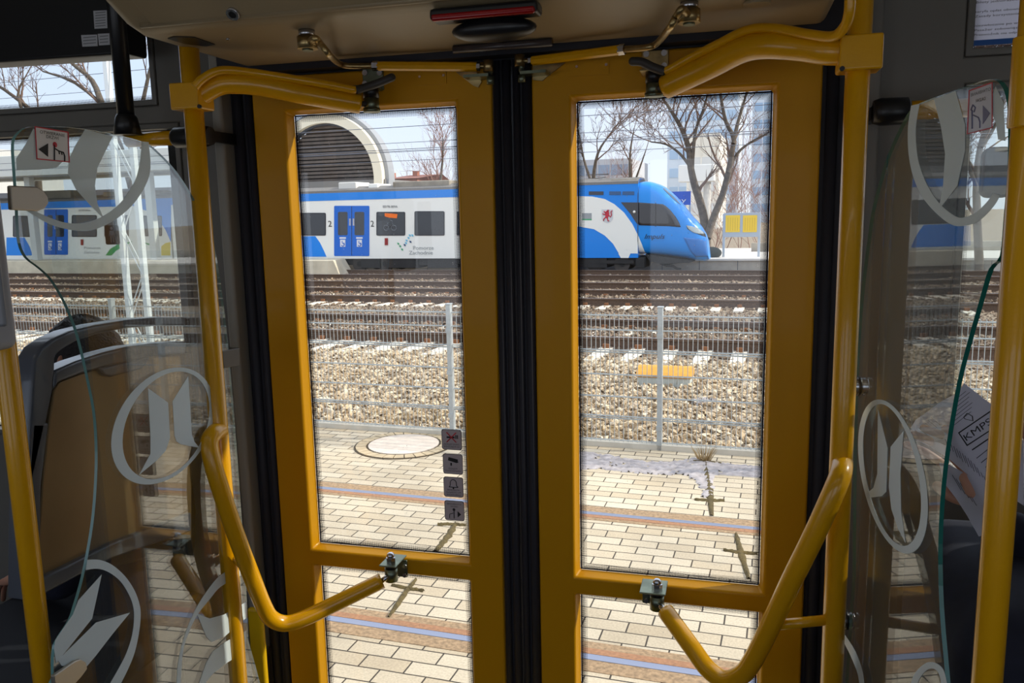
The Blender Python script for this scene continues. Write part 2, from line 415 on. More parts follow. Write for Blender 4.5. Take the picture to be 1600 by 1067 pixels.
# small riveted plates on the top rails
for d, (xa, ya, xb, yb_) in ((D1, (652, 113, 698, 131)), (D2, (897, 96, 952, 116))):
    p, q = PY(xa, ya, DY), PY(xb, yb_, DY)
    b = MB(); b.box((p[0], DY-.002, q[2]), (q[0], DY, p[2])); pl = b.build('cover_plate', YELD, d)
    for xx in (p[0]+.006, q[0]-.006): b = MB(); b.cyl((xx, DY-.004, (p[2]+q[2])/2+.004), (xx, DY, (p[2]+q[2])/2+.004), .003, 10); b.build('rivet', STEEL, pl)

# pictogram stickers on the left leaf's window, readable from the street (mirrored from inside)
LXR, UP = (-1, 0, 0), (0, 0, 1)
def quad_mb(x, y, w, h, Y, th=.0006, r=.15, n=4):
    """rounded square facing -y centred x,z"""
    pts = []
    for cx_, cz_, a0 in ((w/2-r*w, h/2-r*w, 0), (-w/2+r*w, h/2-r*w, 90), (-w/2+r*w, -h/2+r*w, 180), (w/2-r*w, -h/2+r*w, 270)):
        for k in range(n+1):
            a = math.radians(a0+90*k/n); pts.append((x+cx_+r*w*math.cos(a), Y, y+cz_+r*w*math.sin(a)))
    b = MB(); b.prism(pts, (0, th, 0)); return b
GY = DY+.0285
stk = [((705.5, 687), ['ZAKAZ PALENIA', 'W POJEŹDZIE'], 'grey no-smoking sticker with red cross'), ((707.5, 725), ['POJAZD', 'MONITOROWANY'], 'grey camera sticker'),
       ((708.5, 761), ['WSIADANIE', 'PO SYGNALE', 'ZABRONIONE'], 'grey bell sticker'), ((710, 798), ['OTWIERANIE', 'DRZWI'], 'grey hand and arrow sticker')]
for i, ((px, py), lines, lab) in enumerate(stk):
    c = PY(px, py, GY); w = .0475
    sb = quad_mb(c[0], c[2], w, w, GY, .0006, .12).build('sticker', GREYL, D1); sb['label'] = lab
    f = quad_mb(c[0], c[2], w*1.06, w*1.06, GY+.0007, .0003, .12).build('sticker_border', BLKS, sb)
    Yt = GY-.0004; cx_, cz_ = c[0], c[2]
    for k, ln in enumerate(lines if i != 3 else lines):
        z = (cz_-.013-.006*k + (.004 if len(lines) == 3 else 0)) if i != 3 else cz_+.015-.006*k
        text(ln, (cx_, Yt, z), LXR, UP, .0038, INK, sb, wfit=min(.040, .0036*len(ln)))
    g = MB()
    B = lambda x0, z0, x1, z1: g.box((cx_+min(x0, x1), Yt-.0002, cz_+z0), (cx_+max(x0, x1), Yt, cz_+z1))
    if i == 0:
        B(-.012, .004, .008, .008); B(.010, .003, .0125, .012); B(.014, .003, .0165, .012)
        g.build('pictogram', INK, sb); g = MB()
        for s_ in (1, -1):
            p0, p1 = A(cx_-.012, Yt-.0005, cz_+.006-.012*s_), A(cx_+.012, Yt-.0005, cz_+.006+.012*s_)
            g.cyl(p0, p1, .0013, 6)
        g.build('red_cross', REDI, sb)
    elif i == 1:
        pts = [(-.014, .012), (.010, .017), (.012, .009), (-.010, .003)]
        g.prism([(cx_-x, Yt-.0002, cz_+z) for x, z in pts][::-1], (0, .0002, 0)); B(-.006, -.004, -.002, .003); B(.010, .004, .014, .008); g.build('pictogram', INK, sb)
    elif i == 2:
        pts = smooth_path([(cx_-.011, Yt, cz_), (cx_-.008, Yt, cz_+.004), (cx_-.007, Yt, cz_+.014), (cx_, Yt, cz_+.019), (cx_+.007, Yt, cz_+.014), (cx_+.008, Yt, cz_+.004), (cx_+.011, Yt, cz_), (cx_-.011, Yt, cz_)], 4)
        g.tube(pts, .0009, 5); g.sphere((cx_, Yt, cz_-.003), .002, 8, 6); g.build('pictogram', INK, sb)
    else:
        g.prism([(cx_+.008, Yt, cz_-.016), (cx_+.008, Yt, cz_+.000), (cx_+.017, Yt, cz_-.008)], (0, -.0002, 0))
        g.sphere((cx_-.001, Yt, cz_+.003), .0035, 10, 6, (1, .1, 1))
        g.tube([(cx_-.001, Yt, cz_+.004), (cx_-.001, Yt, cz_-.019)], .0011, 5); g.tube([(cx_-.003, Yt, cz_-.006), (cx_-.012, Yt, cz_-.009), (cx_-.013, Yt, cz_-.019)], .0009, 5)
        g.build('pictogram', INK, sb)

# hinge plate + pivot at the top of each leaf, bracket of the guide rod, lower pivot bracket
def bolt(b, c, r=.006): b.cyl((c[0], c[1]-.005, c[2]), (c[0], c[1], c[2]), r, 12)
def top_hinge(d, plate, bolts, cyl, m):
    x0, y0, x1, y1 = plate; p, q = PY(x0, y0, DY), PY(x1, y1, DY)
    b = MB(); b.box((p[0], DY-.005, q[2]), (q[0], DY, p[2])); pl = b.build('hinge_plate', m, d, bevel=.002)
    b = MB(); z0 = q[2]; xm = PY(cyl[0], cyl[1], DY-.05)[0]
    b.box((p[0]+.003, DY-.075, z0-.002), (q[0]-.003, DY-.001, z0+.003)); b.build('hinge_shelf', m, pl, bevel=.002)
    for bx, by in bolts: b = MB(); bolt(b, PY(bx, by, DY-.005), .0062); b.build('bolt', STEEL, pl)
    c = PY(cyl[0], cyl[1], DY-.06); zt, zb = PY(cyl[0], cyl[1], DY-.06)[2], PY(cyl[0], cyl[2], DY-.06)[2]
    b = MB(); b.cyl((c[0], DY-.06, zt), (c[0], DY-.06, zb), .0165, 24); b.cyl((c[0], DY-.06, zb-.002), (c[0], DY-.06, zb+.006), .0185, 24); b.build('pivot_cylinder', ZINCG, d)
    b = MB(); b.cyl((c[0], DY-.06, zt-.002), (c[0], DY-.06, z0+.002), .017, 24); b.build('pivot_collar', BLKS, d)
    return A(c[0], DY-.06, (zt+zb)/2)
hl = top_hinge(D1, (567, 108, 601, 141), ((571, 114), (594, 114), (571, 131)), (580, 152, 174), ZINCG)
hr = top_hinge(D2, (1003, 80, 1045, 117), ((1010, 85), (1038, 83), (1038, 103)), (1022, 128, 150), ZINC)
def rod_bracket(d, tri, xend, y_, zr):
    pts = [PY(x, y, DY-.002) for x, y in tri]
    b = MB(); b.prism(pts, (0, -.004, 0)); br_ = b.build('rod_bracket', ZINC, d)
    return br_
rod_bracket(D1, [(713, 113), (745, 112), (753, 128), (748, 137), (740, 134)], 0, 0, 0)
rod_bracket(D2, [(884, 98), (833, 103), (833, 125), (848, 127), (853, 122)], 0, 0, 0)
for d, (px, py) in ((D1, (766, 118)), (D2, (815, 115))):
    c = PY(px, py, DY-.035); s_ = 1 if d is D1 else -1
    b = MB(); b.box((min(c[0], c[0]-s_*.055), DY-.05, c[2]-.003), (max(c[0], c[0]-s_*.055)+0, DY-.004, c[2]+.003))
    b.cyl((c[0], c[1], c[2]-.003), (c[0], c[1], c[2]-.018), .008, 12); b.cyl((c[0], c[1], c[2]+.003), (c[0], c[1], c[2]+.03), .006, 12)
    b.build('rod_pin', ZINCG, d)
def low_hinge(d, plate, tab, ball, screws, m):
    x0, y0, x1, y1 = plate; p, q = PY(x0, y0, DY), PY(x1, y1, DY)
    b = MB(); b.box((p[0], DY-.005, q[2]), (q[0], DY, p[2])); pl = b.build('handrail_bracket', m, d, bevel=.003)
    c = PY(tab[0], tab[1], DY-.045); w = .0265
    b = MB(); zt = c[2]
    b.box((p[0] if d is D2 else c[0]-.022, DY-.072, zt-.004), (c[0]+.02 if d is D2 else q[0]-.001, DY-.001, zt)); b.build('bracket_tab', m, pl, bevel=.004)
    b = MB(); X, Y = c[0], DY-.05
    b.cyl((X, Y, zt), (X, Y, zt+.012), .0115, 6, False); b.sphere((X, Y, zt+.016), .0095, 16, 10); b.build('cap_nut', STEEL, pl)
    b = MB(); b.cyl((X, Y, zt-.004), (X, Y, zt-.014), .0145); b.build('washer', BLKS, pl)
    b = MB(); b.cyl((X, Y, zt-.014), (X, Y, zt-.046), .0155, 24); b.build('pivot', ZINCG, pl)
    for bx, by in screws: b = MB(); bolt(b, PY(bx, by, DY-.005), .0055); b.build('screw', STEEL, pl)
    return A(X, Y, zt-.03)
pl_ = low_hinge(D1, (611, 872, 638, 901), (612, 877), None, ((633, 884), (633, 898)), ZINCG)
pr_ = low_hinge(D2, (1004, 912, 1027, 943), (1027, 919), None, ((1010, 938),), ZINCG)
# steel striker plate low on the left jamb
c0, c1 = PY(414, 1012, DY-.02), PY(433, 1100, DY-.02)
b = MB(); b.box((c0[0], DY-.04, c1[2]), (c1[0]-.012, DY-.008, c0[2])); k_ = b.build('door_stop', STEEL, bevel=.002)
tag(k_, 'small steel stop block low beside the left door leaf', 'door stop')
for t in (.15, .3, .45): b = MB(); b.cyl((c0[0]+.012, DY-.043, c0[2]-(c0[2]-c1[2])*t), (c0[0]+.012, DY-.04, c0[2]-(c0[2]-c1[2])*t), .0035, 10); b.build('screw', BLKS, k_)

# ------------------------------------------------------------------ door posts with folding arms and handrails
def arc_tube(b, pts, r, n=8, seg=20): b.tube(smooth_path(pts, n), r, seg)
PR = .0195
PYL = PYR = 1.50
LP = PY(331, 534, PYL); RP = PY(1322, 534, PYR)
tl = thing('door_post', (LP[0], PYL, FZ), 'yellow post left of the door with curved handrail and upper arm', 'pole', 'yellow posts beside the door')
b = MB(); b.cyl((LP[0], PYL, FZ), (LP[0], PYL, zh+.02), PR, 28); b.build('post', YEL, tl)
z0, z1 = Z_(300, 173, PYL), Z_(300, 131, PYL)
b = MB(); b.box((LP[0]-.036, PYL-.026, z0), (LP[0]+.03, PYL+.03, z1)); b.build('clamp', YEL, tl, bevel=.004, seg=3)
b = MB(); c = PY(310, 166, PYL-.03); b.cyl((c[0], PYL-.029, c[2]), (c[0], PYL-.024, c[2]), .004, 10); b.build('set_screw', BLKS, tl)
# upper arm and the thin rod that rides on it
pts = [(LP[0]+.005, PYL+.0, Z_(318, 153, PYL))] + [tuple(PY(x, y, Y)) for x, y, Y in ((338, 134, 1.515), (365, 130, 1.53), (410, 134, 1.56), (470, 146, 1.60), (520, 155, 1.64), (562, 162, 1.675))]
b = MB(); arc_tube(b, pts, .0212); b.build('upper_arm', YEL, tl)
pts = [tuple(PY(x, y, Y)) for x, y, Y in ((304, 136, 1.47), (318, 122, 1.48), (345, 110, 1.50), (390, 113, 1.535), (450, 122, 1.575), (510, 132, 1.615), (556, 141, 1.65))]
b = MB(); arc_tube(b, pts, .0085, seg=12); b.build('locking_rod', YEL, tl)
pts = [tuple(PY(x, y, Y)) for x, y, Y in ((556, 141, 1.65), (585, 132, 1.67), (612, 121, 1.68))]
b = MB(); arc_tube(b, pts, .0085, seg=12); b.sphere(pts[-1], .0087, 10, 8); b.build('lever_tip', DRUB, tl)
b = MB(); b.cyl(PY(562, 162, 1.675), hl, .006, 10); b.build('arm_pin', DRUB, tl)
# lower handrail
pts = [tuple(PY(x, y, Y)) for x, y, Y in ((344, 672, 1.50), (334, 677, 1.47), (327, 692, 1.452), (333, 725, 1.445), (348, 775, 1.45), (372, 845, 1.47), (395, 905, 1.50), (411, 945, 1.53), (424, 966, 1.545), (446, 974, 1.565), (475, 966, 1.585), (530, 940, 1.63), (597, 907, 1.685))]
b = MB(); arc_tube(b, pts, .0185, 6, 24); b.build('handrail', YEL, tl)
e_ = PY(597, 907, 1.685)
b = MB(); b.cyl(e_, pl_, .006, 12); b.build('handrail_pin', STEEL, tl)
b = MB(); b.cyl((LP[0], PYL, Z_(360, 862, PYL)), PY(388, 893, 1.495), .009, 14); b.build('handrail_brace', YEL, tl)

tr_ = thing('door_post', (RP[0], PYR, FZ), 'yellow post right of the door with V-shaped handrail reaching into the frame bottom', 'pole', 'yellow posts beside the door')
b = MB(); b.cyl((RP[0], PYR, FZ), (RP[0], PYR, CZ), PR, 28); b.build('post', YEL, tr_)
z0, z1 = Z_(1335, 113, PYR), Z_(1335, 58, PYR)
b = MB(); b.box((RP[0]-.032, PYR-.028, z0), (RP[0]+.034, PYR+.03, z1)); b.build('clamp', YEL, tr_, bevel=.004, seg=3)
b = MB(); c = PY(1316, 107, PYR-.03); b.cyl((c[0], PYR-.031, c[2]), (c[0], PYR-.026, c[2]), .004, 10); b.build('set_screw', BLKS, tr_)
pts = [(RP[0]-.005, PYR, Z_(1320, 80, PYR))] + [tuple(PY(x, y, Y)) for x, y, Y in ((1295, 80, 1.51), (1250, 74, 1.535), (1200, 71, 1.56), (1160, 78, 1.59), (1110, 103, 1.63), (1040, 136, 1.675))]
b = MB(); arc_tube(b, pts, .0228); b.build('upper_arm', YEL, tr_)
pts = [tuple(PY(x, y, Y)) for x, y, Y in ((1329, -30, 1.42), (1327, 20, 1.43), (1318, 44, 1.45), (1300, 57, 1.47), (1265, 54, 1.50), (1205, 44, 1.545), (1165, 48, 1.575), (1120, 70, 1.61), (1080, 90, 1.64), (1040, 112, 1.66))]
b = MB(); arc_tube(b, pts, .0085, seg=12); b.build('locking_rod', YEL, tr_)
pts = [tuple(PY(x, y, Y)) for x, y, Y in ((1040, 112, 1.66), (1020, 105, 1.665), (1003, 97, 1.67), (989, 96, 1.672))]
b = MB(); arc_tube(b, pts, .0085, seg=12); b.sphere(pts[-1], .0087, 10, 8); b.build('lever_tip', DRUB, tr_)
b = MB(); b.cyl(PY(1036, 137, 1.68), hr, .006, 10); b.build('arm_pin', DRUB, tr_)
pts = [tuple(PY(x, y, Y)) for x, y, Y in ((1316, 722, 1.50), (1315, 732, 1.478), (1312, 745, 1.462), (1302, 770, 1.45), (1272, 836, 1.45), (1238, 905, 1.46), (1205, 975, 1.48), (1176, 1032, 1.505), (1158, 1054, 1.52), (1132, 1062, 1.54), (1106, 1045, 1.565), (1080, 1010, 1.60), (1040, 955, 1.67))]
b = MB(); arc_tube(b, pts, .0185, 6, 24); b.build('handrail', YEL, tr_)
b = MB(); b.cyl(PY(1040, 955, 1.67), pr_, .006, 12); b.build('handrail_pin', STEEL, tr_)
b = MB(); b.cyl((RP[0], PYR, Z_(1300, 967, PYR)), PY(1208, 977, 1.48), .0095, 14); b.build('handrail_brace', YEL, tr_)

# bent guide rods between the cover and the leaves
def guide(label, hx, hy, bent, tube_, nut):
    ph = hit(hx, hy, (0, 0, zh-.0), (0, 0, 1)); X, Y = ph[0], ph[1]
    t = thing('guide_rod', (X, Y, zh-.04), label, 'door rod', 'bent rods above the door leaves')
    b = MB(); b.cyl((X, Y, zh), (X, Y, zh-.012), .015); b.build('washer', STEEL, t)
    b = MB(); b.cyl((X, Y, zh-.012), (X, Y, zh-.034), .0185, 24); b.build('pivot_housing', ZINC, t)
    b = MB(); b.cyl((X, Y, zh-.034), (X, Y, zh-.037), .010, 20); b.build('pivot_core', ZINCG, t)
    pts = [(X, Y, zh-.024)] + [tuple(PY(x, y, yy)) if yy > 1 else tuple(hit(x, y, (0, 0, zh-yy), (0, 0, 1))) for x, y, yy in bent]
    b = MB(); arc_tube(b, pts, .0062, 5, 12); b.build('bent_rod', ZINC, t)
    p, q = [PY(*k) for k in tube_]
    b = MB(); b.cyl(p, q, .0098, 8, False); b.build('rod_sleeve', YEL, t)
    u_ = (q-p)/np.linalg.norm(q-p)
    b = MB(); b.cyl(p-u_*.011, p+u_*.002, .0105, 6, False); b.build('lock_nut', STEEL, t)
    b = MB(); b.cyl(q-u_*.001, q+u_*.007, .009, 6, False); b.build('lock_nut', STEEL, t)
    e2 = PY(*nut); b = MB(); b.cyl(q, e2, .005, 10); b.cyl(e2-A(0, 0, .012), e2+A(0, 0, .012), .011, 16); b.build('rod_end', ZINC, t)
guide('bent zinc rod with yellow sleeve above the left door leaf', 479, 47, [(492, 60, .022), (500, 67, .028), (513, 84, .05), (528, 98, 1.66), (545, 103, 1.685), (585, 103, 1.69)], [(590, 103, 1.69), (745, 104, 1.715)], (763, 103, 1.72))
guide('bent zinc rod with yellow sleeve above the right door leaf', 1077, 3, [(1066, 14, .022), (1056, 27, .032), (1046, 44, .045), (1028, 66, 1.61), (1012, 74, 1.63), (976, 77, 1.66)], [(968, 78, 1.67), (832, 95, 1.715)], (812, 95, 1.72))

# ------------------------------------------------------------------ cover box above the door
xl = float(hit(232, 62, (0, 0, zh), (0, 0, 1))[0]); xr = X_(1288, 27, DY)
hc = thing('door_cover', ((xl+xr)/2, 1.5, zh), 'beige moulded cover housing above the yellow doors with a round lock', 'cover')
lipY = float(hit(600, 17, (0, 0, zh), (0, 0, 1))[1])
b = MB(); prof = [(DY-.03, zh), (lipY+.03, zh), (lipY, zh+.012), (lipY-.30, zh+.30), (lipY-.30, CZ), (DY-.03, CZ)]
# left end is raked like in the tram: the slope side starts further out than the flat underside
def pr3(x, sh): return [(x+(sh if i in (3, 4) else 0), y, z) for i, (y, z) in enumerate(prof)]
sl_n = A(0, -(.288), -.30); sl_n = sl_n/np.linalg.norm(sl_n)
q_ = hit(160, 0, A(0, lipY, zh+.012), sl_n); sh_ = (float(q_[0])-xl)*.30/(lipY-float(q_[1]))
n_ = len(prof); vs = pr3(xl, sh_) + pr3(xr, 0)
b.add(vs, [list(range(n_)), list(range(n_, 2*n_))[::-1]] + [(i, n_+i, n_+(i+1) % n_, (i+1) % n_) for i in range(n_)])
b.build('housing', BEIGE, hc, bevel=.018, seg=4)
# hinged flap on the slope
sl_n = A(0, -(.288), -.30); sl_n = sl_n/np.linalg.norm(sl_n); sp0 = A(0, lipY-.02, zh+.031)
def SP(x, y): return hit(x, y, A(0, lipY, zh+.012), sl_n)
sdir = A(0, -.30, .288)/np.linalg.norm(A(0, -.30, .288)); orgp = A(0, lipY, zh+.012)
def slab(x0, x1, t0, t1, th): 
    return [orgp+A(x, 0, 0)+sdir*t for x, t in ((x0, t0), (x1, t0), (x1, t1), (x0, t1))], sl_n*th
f0, f1_ = SP(243, 42), SP(208, 0); f2_ = f0+(f1_-f0)*((.40-.0)/max(1e-3, float((f1_-f0)@sdir)))*.8
t0_ = float((f0-orgp)@sdir); t2_ = float((f2_-orgp)@sdir)
q = [f0, orgp+A(xr-.05, 0, 0)+sdir*t0_, orgp+A(xr-.05, 0, 0)+sdir*t2_, f2_]; off = sl_n*.004; b = MB(); b.prism(q, off); b.build('flap', BEIGE, hc, bevel=.003)
b = MB(); b.tube([(xl+.03, lipY-.001, zh+.012), (xr-.03, lipY-.001, zh+.012)], .0055, 10); b.tube([orgp+A(xl+.03, 0, 0)+sdir*(t0_*.55), orgp+A(xr-.03, 0, 0)+sdir*(t0_*.55)], .003, 8); b.build('lip_bead', BEIGE, hc)
lk = SP(366, 18)
b = MB(); b.cyl(lk+sl_n*.002, lk+sl_n*.010, .0115, 24); lko = b.build('lock', STEEL, hc)
b = MB(); b.cyl(lk+sl_n*.010, lk+sl_n*.0105, .0065, 20); b.build('key_slot', BLKS, lko)
b = MB(); c = hit(356, 60, (0, 0, zh), (0, 0, 1)); b.cyl(c, c-A(0, 0, .003), .0035, 10); b.build('rivet', STEEL, hc)
b = MB(); c = hit(296, 62, (0, 0, zh), (0, 0, 1)); b.prism([hit(x, y, (0, 0, zh-.001), (0, 0, 1)) for x, y in ((262, 60), (272, 57), (305, 58), (336, 69), (322, 72), (288, 68))], (0, 0, -.001)); b.build('post_slot', BLKS, hc)
b = MB(); c = hit(1183, 2, (0, 0, zh), (0, 0, 1)); b.cyl(c, c-A(0, 0, .006), .022, 24); b.build('round_cap', BEIGE, hc)

# red warning lamp and sensor under the cover
p = hit(758, 28, (0, 0, zh-.02), (0, 0, 1)); Yl = p[1]
wl = thing('warning_lamp', (p[0], Yl, zh-.05), 'long red warning lamp in a black holder above the middle of the doors', 'lamp')
b = MB(); xa, xb = PY(674, 33, Yl)[0], PY(842, 20, Yl)[0]
b.box((xa, Yl-.012, zh-.020), (xb, Yl+.03, zh-.0)); b.build('holder', BLKS, wl, bevel=.006)
b = MB(); b.box((xa+.004, Yl-.015, zh-.0215), (xb-.004, Yl-.004, zh-.010)); b.build('red_lens', RED, wl, bevel=.004)
sn = PY(768, 46, Yl+.02)
b = MB(); b.sphere((sn[0], Yl+.035, zh-.032), .075, 24, 12, (1, .42, .27)); o = b.build('door_sensor', BLKS)
tag(o, 'black oval door sensor hanging just below the red lamp', 'sensor')
xa, xb = PY(708, 58, 1.66)[0], PY(863, 48, 1.66)[0]
b = MB(); b.tube([(xa, 1.66, zh-.008), (xb, 1.66, zh-.008)], .008, 12); o = b.build('sensor_bar', mat('smoked_plastic', (70, 62, 62), .25), bevel=0)
tag(o, 'smoky grey narrow bar behind the sensor along the black door header', 'bar')

# ------------------------------------------------------------------ outer posts
OL = PY(26, 700, 1.03); OR = PY(1571, 680, 1.03); PO = .0168
po = []
for P_, Yp, zt, lab in ((OL, 1.03, CZ, 'yellow pole at the left edge carrying the grey ticket box'), (OR, 1.03, CZ, 'yellow pole at the right edge in front of the newspaper')):
    t = thing('grab_pole', (P_[0], Yp, FZ), lab, 'pole', 'yellow poles holding the glass screens'); po.append(t)
    b = MB(); b.cyl((P_[0], Yp, FZ), (P_[0], Yp, zt), PO, 28); b.build('tube', YEL, t)
    if P_ is OR:
        b = MB(); b.cyl((P_[0], Yp, Z_(1590, 200, Yp)), (P_[0], Yp, Z_(1590, 58, Yp)), PO+.004, 28); b.build('sleeve', YEL, t, bevel=.002)

# ------------------------------------------------------------------ glass screens
SCR = glass('screen_glass', (.86, .89, .88), .6, haze=.03)
def ell(cx_, cy_, a, b_, phi, n=56): return [(cx_+a*math.cos(t), cy_+b_*math.sin(t-phi)) for t in [2*math.pi*i/n for i in range(n)]]
def zz(o, s, pts): return [(o[0]+x/s, o[1]+y/s) for x, y in pts]
def smc(pts, n=4, closed=False):
    P = [A(*p, 0) for p in pts]
    if closed: P = [P[-1]]+P+[P[0], P[1]]
    S_ = smooth_path(P, n)
    if closed: S_ = S_[n:-n-n+(n-1)] if False else S_[n:n+n*len(pts)]
    return [(float(q[0]), float(q[1])) for q in S_]
class Scr:
    def __init__(s, p0, n, label, outline, edge, scr=None):
        s.p0 = A(*p0); s.n = A(*n)/np.linalg.norm(A(*n)); s.edge = edge
        outline = smc(outline, 3, True)
        P = [hit(x, y, s.p0, s.n) for x, y in outline]; th = s.n*-.006
        lo = min(P, key=lambda q: q[2])
        s.t = thing('glass_screen', (lo[0], lo[1], lo[2]), label, 'glass screen', 'etched glass screens beside the door')
        b = MB(); k = len(P); b.prism(P, th); b.m = [0, 0]+[1]*k
        b.build('pane', [scr or SCR, edge], s.t)
    def P(s, pts, d=.0004): return [hit(x, y, s.p0+s.n*d, s.n) for x, y in pts]
    def poly(s, pts, name='etched_blade', m=None, d=.0004, parent=None):
        b = MB(); b.prism(s.P(pts, d), s.n*.0004); return b.build(name, m or DECAL, parent or s.t)
    def ring(s, o, i, name='etched_ring', closed=True, m=None, d=.0004, parent=None):
        if not closed: o, i = smc(o), smc(i)
        b = MB(); b.ring(s.P(o, d), s.P(i, d), s.n*.0004, closed); return b.build(name, m or DECAL, parent or s.t)
outl = [(22, 225), (30, 208), (50, 198), (110, 199), (170, 208), (225, 222), (248, 238), (275, 267), (300, 305), (325, 355), (338, 400), (350, 480), (360, 576), (370, 700), (377, 800), (384, 900), (388, 1000), (392, 1130),
        (84, 1130), (84, 1060), (84, 1030), (87, 1008), (97, 990), (110, 970), (120, 940), (131, 900), (141, 850), (148, 800), (152, 740), (152, 690), (148, 640), (138, 590), (128, 545), (118, 510), (108, 485), (97, 462), (80, 435), (62, 418), (42, 402), (32, 380), (29, 350), (27, 310), (24, 267)]
SL_ = Scr((LP[0]-.0, 0, 0), (1, 0, 0), 'left curved glass screen with etched round emblems and a door-opening sticker', outl, GEDGE, glass('left_screen_glass', (.82, .85, .84), 2.0, haze=.02))
Zm = (0, 534); Zb = (0, 800)
SL_.ring(zz(Zm, 4, ell(1017, 526, 322, 366, .315)), zz(Zm, 4, ell(1037, 522, 272, 337, .315)))
SL_.poly(zz(Zm, 4, [(925, 290), (940, 600), (940, 700), (870, 830), (980, 740), (1035, 680), (1062, 600), (1050, 380)]))
SL_.poly(zz(Zm, 4, [(1175, 215), (1078, 372), (1090, 585), (1102, 622), (1130, 640), (1245, 662), (1215, 625), (1198, 580), (1188, 400)]))
SL_.ring(zz(Zb, 4, [(545, 298), (620, 298), (700, 330), (780, 400), (840, 490), (872, 580), (878, 660), (865, 770), (840, 880), (800, 980), (740, 1100)]),
         zz(Zb, 4, [(535, 362), (610, 354), (680, 376), (750, 430), (800, 505), (830, 580), (838, 660), (825, 770), (790, 880), (740, 980), (670, 1100)]), closed=False)
SL_.poly(zz(Zb, 4, [(635, 390), (490, 550), (455, 640), (345, 800), (337, 850), (350, 945), (575, 665)]))
SL_.poly(zz(Zb, 4, [(812, 628), (600, 690), (362, 925), (385, 960), (520, 990), (600, 895), (700, 765)]))
SL_.ring(zz(Zb, 4, [(1500, 330), (1380, 392), (1285, 505), (1205, 640), (1145, 800), (1112, 950), (1103, 1100)]),
         zz(Zb, 4, [(1500, 400), (1380, 465), (1310, 545), (1235, 640), (1180, 750), (1142, 880), (1128, 1100)]), closed=False)
SL_.poly(zz(Zb, 4, [(1230, 635), (1290, 780), (1320, 812), (1400, 780), (1540, 660), (1540, 560), (1400, 640), (1310, 665)]))
SL_.poly(zz(Zb, 4, [(1540, 740), (1410, 810), (1330, 870), (1290, 940), (1240, 1080), (1275, 1080), (1330, 1010), (1420, 940), (1535, 870)]))
SL_.ring([(232, 222), (235, 262), (227, 290), (207, 320), (177, 345), (142, 360), (110, 359), (75, 349), (36, 326)],
         [(222, 221), (217, 262), (207, 290), (187, 318), (160, 338), (132, 348), (103, 348), (75, 339), (44, 325)], closed=False)
SL_.poly([(133, 202), (176, 213), (152, 262), (148, 290), (152, 318), (162, 342), (140, 320), (118, 295), (106, 270), (107, 250), (117, 228)])
SL_.poly([(52, 201), (70, 214), (100, 250), (88, 262), (60, 265), (26, 266), (25, 248), (40, 225)])
s1 = SL_.poly([(54, 197), (107, 206), (109, 254), (57, 249)], 'sticker', WHT, .001); s1['label'] = 'white sticker with red border reading OTWIERANIE DRZWI'
SL_.ring([(54, 197), (107, 206), (109, 254), (57, 249)], [(55.5, 199), (105.5, 207.5), (107.4, 252.2), (58.4, 247.4)], 'sticker_border', m=REDI, d=.0016, parent=s1)
def T_on(scr, s, px0, px1, h_px, par, m=INK, flip=False):
    a, c = scr.P([px0, px1], .0022); 
    upx = scr.P([(px0[0], px0[1]-h_px)], .0022)[0]
    if flip: text(s, c, a-c, upx-a, np.linalg.norm(upx-a), m, par, align='LEFT', wfit=np.linalg.norm(c-a))
    else: text(s, a, c-a, upx-a, np.linalg.norm(upx-a), m, par, align='LEFT', wfit=np.linalg.norm(c-a))
T_on(SL_, 'OTWIERANIE', (62, 208), (101, 214), 5, s1); T_on(SL_, 'DRZWI', (72, 215.5), (91, 218.5), 5, s1)
g = MB(); g.prism(SL_.P([(60, 233), (75, 224), (75, 245)], .0016), SL_.n*.0004)
g.tube(SL_.P([(85, 226), (85, 250)], .0018), .0011, 6); g.tube(SL_.P([(86, 232), (92, 236), (99, 238), (101, 244), (101, 252)], .0018), .0011, 6); g.tube(SL_.P([(92, 236), (93, 241)], .0018), .0009, 6); g.tube(SL_.P([(96, 237), (97, 242)], .0018), .0009, 6); g.build('pictogram', INK, s1)
g = MB(); c = SL_.P([(86, 226)], .0018)[0]; g.sphere(c, .0045, 12, 8, (.15, 1, 1)); g.build('red_button', REDI, s1)
# clamps that hold the pane to the pole
def clamp(t, scr, pts, m=BRUSH):
    P = scr.P(pts, .004); b = MB(); b.prism(P, scr.n*.008); return b.build('clamp_plate', m, t, bevel=.002)
cp_ = clamp(SL_.t, SL_, [(10, 290), (52, 292), (62, 298), (69, 308), (70, 318), (64, 326), (54, 330), (12, 328)])
cp2 = clamp(SL_.t, SL_, [(78, 1055), (112, 1032), (120, 1029), (129, 1034), (131, 1044), (122, 1056), (105, 1075), (80, 1075)])
b = MB(); c = PY(350, 560, WY-.2); p0_ = SL_.P([(347, 548), (375, 543), (375, 572), (350, 575)], .002); b.prism(p0_, A(-.03, 0, 0)); b.build('wall_clamp', mat('dark_plate', (78, 74, 70), .35, metal=.6), SL_.t, bevel=.002)

